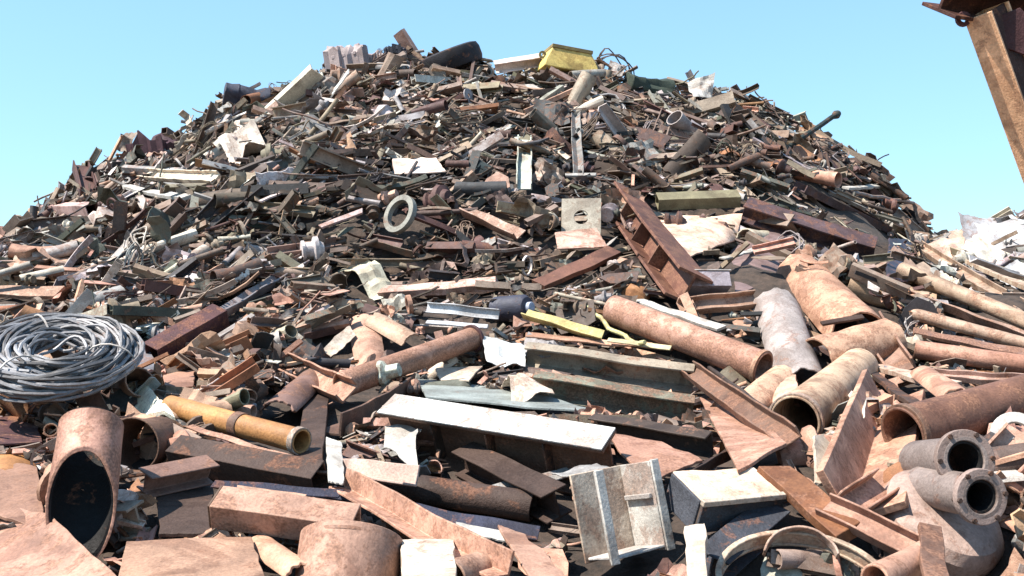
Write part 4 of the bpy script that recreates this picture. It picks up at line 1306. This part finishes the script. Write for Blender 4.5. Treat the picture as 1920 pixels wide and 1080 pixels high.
def scatter(num, y0, y1, sizef, layer, region=None, only=None):
    done, tries = 0, 0
    while done < num and tries < num * (60 if region else 14):
        tries += 1
        y = y0 + (y1 - y0) * rf.random()
        hw = min(14.5, y * .58 + 2.2)
        x = rf.uniform(-hw, hw)
        h = height(x, y)
        if h < .25:
            continue
        u, v, dep = proj(Vector((x, y, h)))
        if not (-520 < u < 2440 and v < 1340):
            continue
        if region and not (region[0] < u < region[2] and region[1] < v < region[3]):
            continue
        q = rf.random() * CUM[-1]
        kind = rf.choice(only) if only else next(k for k, c in zip(KINDS, CUM) if q <= c)
        a, b = SCALE[kind]
        s = (a + (b - a) * rf.random() ** 1.5) * sizef * (1.6 if rf.random() < .07 else 1)
        blocked = False
        M, n = orient(x, y)
        p = Vector((x, y, h)) + n * (rf.uniform(-.03, .10) * layer)
        X = M.col[0].to_3d()
        hl = s * .5 * (.8 if kind not in ('flange_ring', 'bracket', 'casting_lump') else .5)
        for e in (-1, -.5, 0, .5, 1):
            uu, vv, dd = proj(p + X * hl * e)
            for (u0, v0, u1, v1, rad, fd) in FOOT:
                if dd > fd + .25:
                    continue
                du, dv = u1 - u0, v1 - v0
                l2 = du * du + dv * dv
                t = 0 if l2 == 0 else max(0, min(1, ((uu - u0) * du + (vv - v0) * dv) / l2))
                if (uu - u0 - t * du) ** 2 + (vv - v0 - t * dv) ** 2 < (rad * .95 + (.015 + (.15 if region else .06) * s) * F / dd) ** 2:
                    blocked = True
                    break
            if blocked:
                break
        if blocked and (region or y < 8 or rf.random() < .985):
            continue
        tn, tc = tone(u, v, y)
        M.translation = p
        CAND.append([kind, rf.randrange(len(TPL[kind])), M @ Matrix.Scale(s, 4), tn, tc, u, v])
        done += 1


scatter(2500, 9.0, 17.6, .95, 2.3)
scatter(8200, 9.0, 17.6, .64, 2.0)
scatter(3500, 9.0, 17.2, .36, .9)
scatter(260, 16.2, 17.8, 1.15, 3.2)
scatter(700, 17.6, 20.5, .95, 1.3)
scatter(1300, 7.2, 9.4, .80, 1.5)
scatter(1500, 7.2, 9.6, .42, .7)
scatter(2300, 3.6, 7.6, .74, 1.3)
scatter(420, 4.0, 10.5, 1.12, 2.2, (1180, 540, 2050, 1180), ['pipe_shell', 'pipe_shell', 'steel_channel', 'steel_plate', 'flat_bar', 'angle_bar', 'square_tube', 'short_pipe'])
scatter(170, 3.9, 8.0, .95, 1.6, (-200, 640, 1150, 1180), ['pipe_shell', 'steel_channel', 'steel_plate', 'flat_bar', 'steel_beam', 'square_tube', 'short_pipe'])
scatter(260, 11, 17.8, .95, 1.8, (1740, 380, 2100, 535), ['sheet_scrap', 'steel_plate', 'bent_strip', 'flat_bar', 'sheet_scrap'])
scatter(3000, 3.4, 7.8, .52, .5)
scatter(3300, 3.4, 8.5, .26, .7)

# which of them does the photograph's viewpoint show, and how large
from mathutils.bvhtree import BVHTree
bpy.context.view_layer.update()
BV, BF, OWN = [], [], []
for o in list(COL.objects):
    if o.type == 'MESH' and o.name != 'ground':
        b0 = len(BV)
        mw = o.matrix_world
        BV += [mw @ v.co for v in o.data.vertices]
        BF += [tuple(i + b0 for i in p.vertices) for p in o.data.polygons]
        OWN += [-1] * len(o.data.polygons)
TV = {k: [np.array(m[0], dtype=np.float64) for m in v] for k, v in TPL.items()}
WV = []
for i, (kind, var, M, *_r) in enumerate(CAND):
    A = np.array(M)
    wv = TV[kind][var] @ A[:3, :3].T + A[:3, 3]
    WV.append(wv)
    b0 = len(BV)
    BV += wv.tolist()
    fs = TPL[kind][var][1]
    BF += [tuple(j + b0 for j in f) for f in fs]
    OWN += [i] * len(fs)
tree = BVHTree.FromPolygons(BV, BF)
SEEN = [0] * len(CAND)
for py in range(0, 1080, 4):
    for px in range(0, 1920, 4):
        d = ray(px + 2, py + 2)
        _l, _n, idx, _d = tree.ray_cast(CAM, d)
        if idx is not None and OWN[idx] >= 0:
            SEEN[OWN[idx]] += 1
del BV, BF, tree

MESHES = {k: [] for k in KINDS}
for k in KINDS:
    for m in TPL[k]:
        me = mesh(k, m, 14 if k == 'sheet_scrap' else 35)
        me.materials.append(M_SCRAP)
        MESHES[k].append(me)


def where(u, v):
    best = sorted(MARKS, key=lambda m: (m[0] - u) ** 2 + ((m[1] - v) * 1.2) ** 2)[0]
    du, dv = u - best[0], v - best[1]
    r = math.hypot(du, dv)
    far = 'just ' if r < 60 else ('' if r < 120 else 'well ')
    if abs(dv) > 1.6 * abs(du):
        w_ = 'above' if dv < 0 else 'below'
    elif abs(du) > 1.6 * abs(dv):
        w_ = 'left of' if du < 0 else 'right of'
    else:
        w_ = ('upper ' if dv < 0 else 'lower ') + ('left of' if du < 0 else 'right of')
    return far + w_ + ' ' + best[2]


def attitude(M):
    p = M.translation
    X = M.col[0].to_3d()
    a, b = proj(p - X * .3), proj(p + X * .3)
    ang = math.degrees(math.atan2(-(b[1] - a[1]), b[0] - a[0]))
    ln = math.hypot(b[0] - a[0], b[1] - a[1])
    if ang > 90:
        ang -= 180
    if ang <= -90:
        ang += 180
    if abs(ang) < 14:
        return 'lying level'
    if abs(ang) > 66:
        return 'standing steep'
    return 'rising right' if ang > 0 else 'falling right'


LIMIT = 290
count = {k: 0 for k in KINDS}
for o in COL.objects:
    if o.parent is None and o.get('category'):
        k = o.name.split('.')[0]
        if k in count:
            count[k] += 1
order = sorted(range(len(CAND)), key=lambda i: -SEEN[i])
rest = []
for i in order:
    kind, var, M, tn, tc, u, v = CAND[i]
    if SEEN[i] >= 6 and count[kind] < LIMIT:
        count[kind] += 1
        o = bpy.data.objects.new(kind, MESHES[kind][var])
        COL.objects.link(o)
        o.matrix_world = M
        o.color = (*tc, 1)
        s = SEEN[i]
        size = 'large ' if s > 130 else ('' if s > 45 else 'small ')
        at = '' if kind in ('flange_ring', 'bracket', 'casting_lump', 'cable_tangle', 'steel_plate', 'sheet_scrap') else attitude(M) + ' '
        o['label'] = ' '.join(f'{size}{tn} {WORD[kind][0]} {at}{where(u, v)}'.split())
        if len(o['label'].replace('-', ' ').split()) > 15:
            o['label'] = ' '.join(f'{size}{tn} {WORD[kind][0]} {where(u, v)}'.split())
        o['kind'] = 'thing'
        o['category'] = WORD[kind][0].split()[-1] if kind not in ('flat_bar', 'angle_bar', 'square_tube') else WORD[kind][0]
        o['group'] = WORD[kind][1] + ' strewn over the heap'
    else:
        rest.append(i)
# everything too small or hidden: one mass of loose scrap
voff, LV, LT, CO, TI = 0, [], [], [], []
for i in rest:
    kind, var, M, tn, tc, u, v = CAND[i]
    wv = WV[i]
    CO.append(wv)
    TI.append(np.tile(np.array((*tc, 1.0)), (len(wv), 1)))
    for f in TPL[kind][var][1]:
        LV.extend([j + voff for j in f])
        LT.append(len(f))
    voff += len(wv)
CO = np.concatenate(CO).astype(np.float32)
TI = np.concatenate(TI).astype(np.float32)
me = bpy.data.meshes.new('loose_scrap')
me.vertices.add(len(CO))
me.vertices.foreach_set('co', CO.ravel())
me.loops.add(len(LV))
me.loops.foreach_set('vertex_index', np.array(LV, dtype=np.int32))
me.polygons.add(len(LT))
st = np.concatenate([[0], np.cumsum(LT)[:-1]]).astype(np.int32)
me.polygons.foreach_set('loop_start', st)
me.update(calc_edges=True)
at_ = me.attributes.new('tint', 'FLOAT_COLOR', 'POINT')
at_.data.foreach_set('color', TI.ravel())
me.polygons.foreach_set('use_smooth', [True] * len(me.polygons))
me.set_sharp_from_angle(angle=R(35))
me.materials.append(M_STUFF)
o = bpy.data.objects.new('loose_scrap', me)
COL.objects.link(o)
o['kind'] = 'stuff'
o['label'] = 'fine loose scrap metal filling the gaps of the heap'
o['category'] = 'scrap'
print('FILL', len(CAND), 'seen', sum(1 for s in SEEN if s >= 6), count, 'rest', len(rest))
lab = {}
for o in COL.objects:
    if o.parent is None and o.get('label'):
        lab.setdefault(o['label'], []).append(o.name)
for o in COL.objects:
    if len(str(o.get('label', '')).replace('-', ' ').replace(',', ' ').split()) > 15:
        print('LONG', o.name, o['label'])
print('LABELS', len(lab), sum(len(v) for v in lab.values()))


# ------------------------------------------------------------------ light
SUN_EL, SUN_AZ = R(56), R(-112)          # azimuth measured from +Y towards +X
w = bpy.data.worlds.new('World')
SC.world = w
w.use_nodes = True
nt = w.node_tree
bg = nt.nodes['Background']
sk = nt.nodes.new('ShaderNodeTexSky')
sk.sky_type = 'NISHITA'
sk.sun_disc = False
sk.sun_elevation = SUN_EL
sk.sun_rotation = SUN_AZ
sk.altitude = 0
sk.air_density = 1.25
sk.dust_density = 0.1
sk.ozone_density = 1.3
tn_ = nt.nodes.new('ShaderNodeMix')
tn_.data_type = 'RGBA'
tn_.blend_type = 'MULTIPLY'
tn_.inputs['Factor'].default_value = 1
tn_.inputs['B'].default_value = (0.77, 1.14, 1.42, 1)
gam = nt.nodes.new('ShaderNodeGamma')
gam.inputs['Gamma'].default_value = 0.55
nt.links.new(sk.outputs[0], gam.inputs['Color'])
nt.links.new(gam.outputs[0], tn_.inputs['A'])
nt.links.new(tn_.outputs['Result'], bg.inputs[0])
bg.inputs[1].default_value = 0.15
sd = bpy.data.lights.new('sun', 'SUN')
sd.energy = 5.0
sd.angle = R(0.53)
sd.color = (1.0, 0.94, 0.85)
so = bpy.data.objects.new('sun', sd)
COL.objects.link(so)
to_sun = Vector((math.sin(SUN_AZ) * math.cos(SUN_EL), math.cos(SUN_AZ) * math.cos(SUN_EL), math.sin(SUN_EL)))
so.rotation_euler = to_sun.to_track_quat('Z', 'Y').to_euler()
SC.view_settings.view_transform = 'Standard'
SC.view_settings.look = 'None'
SC.view_settings.gamma = 1
SC.view_settings.exposure = 1.22
SC.cycles.use_denoising = True
SC.cycles.max_bounces = 5
SC.cycles.diffuse_bounces = 2
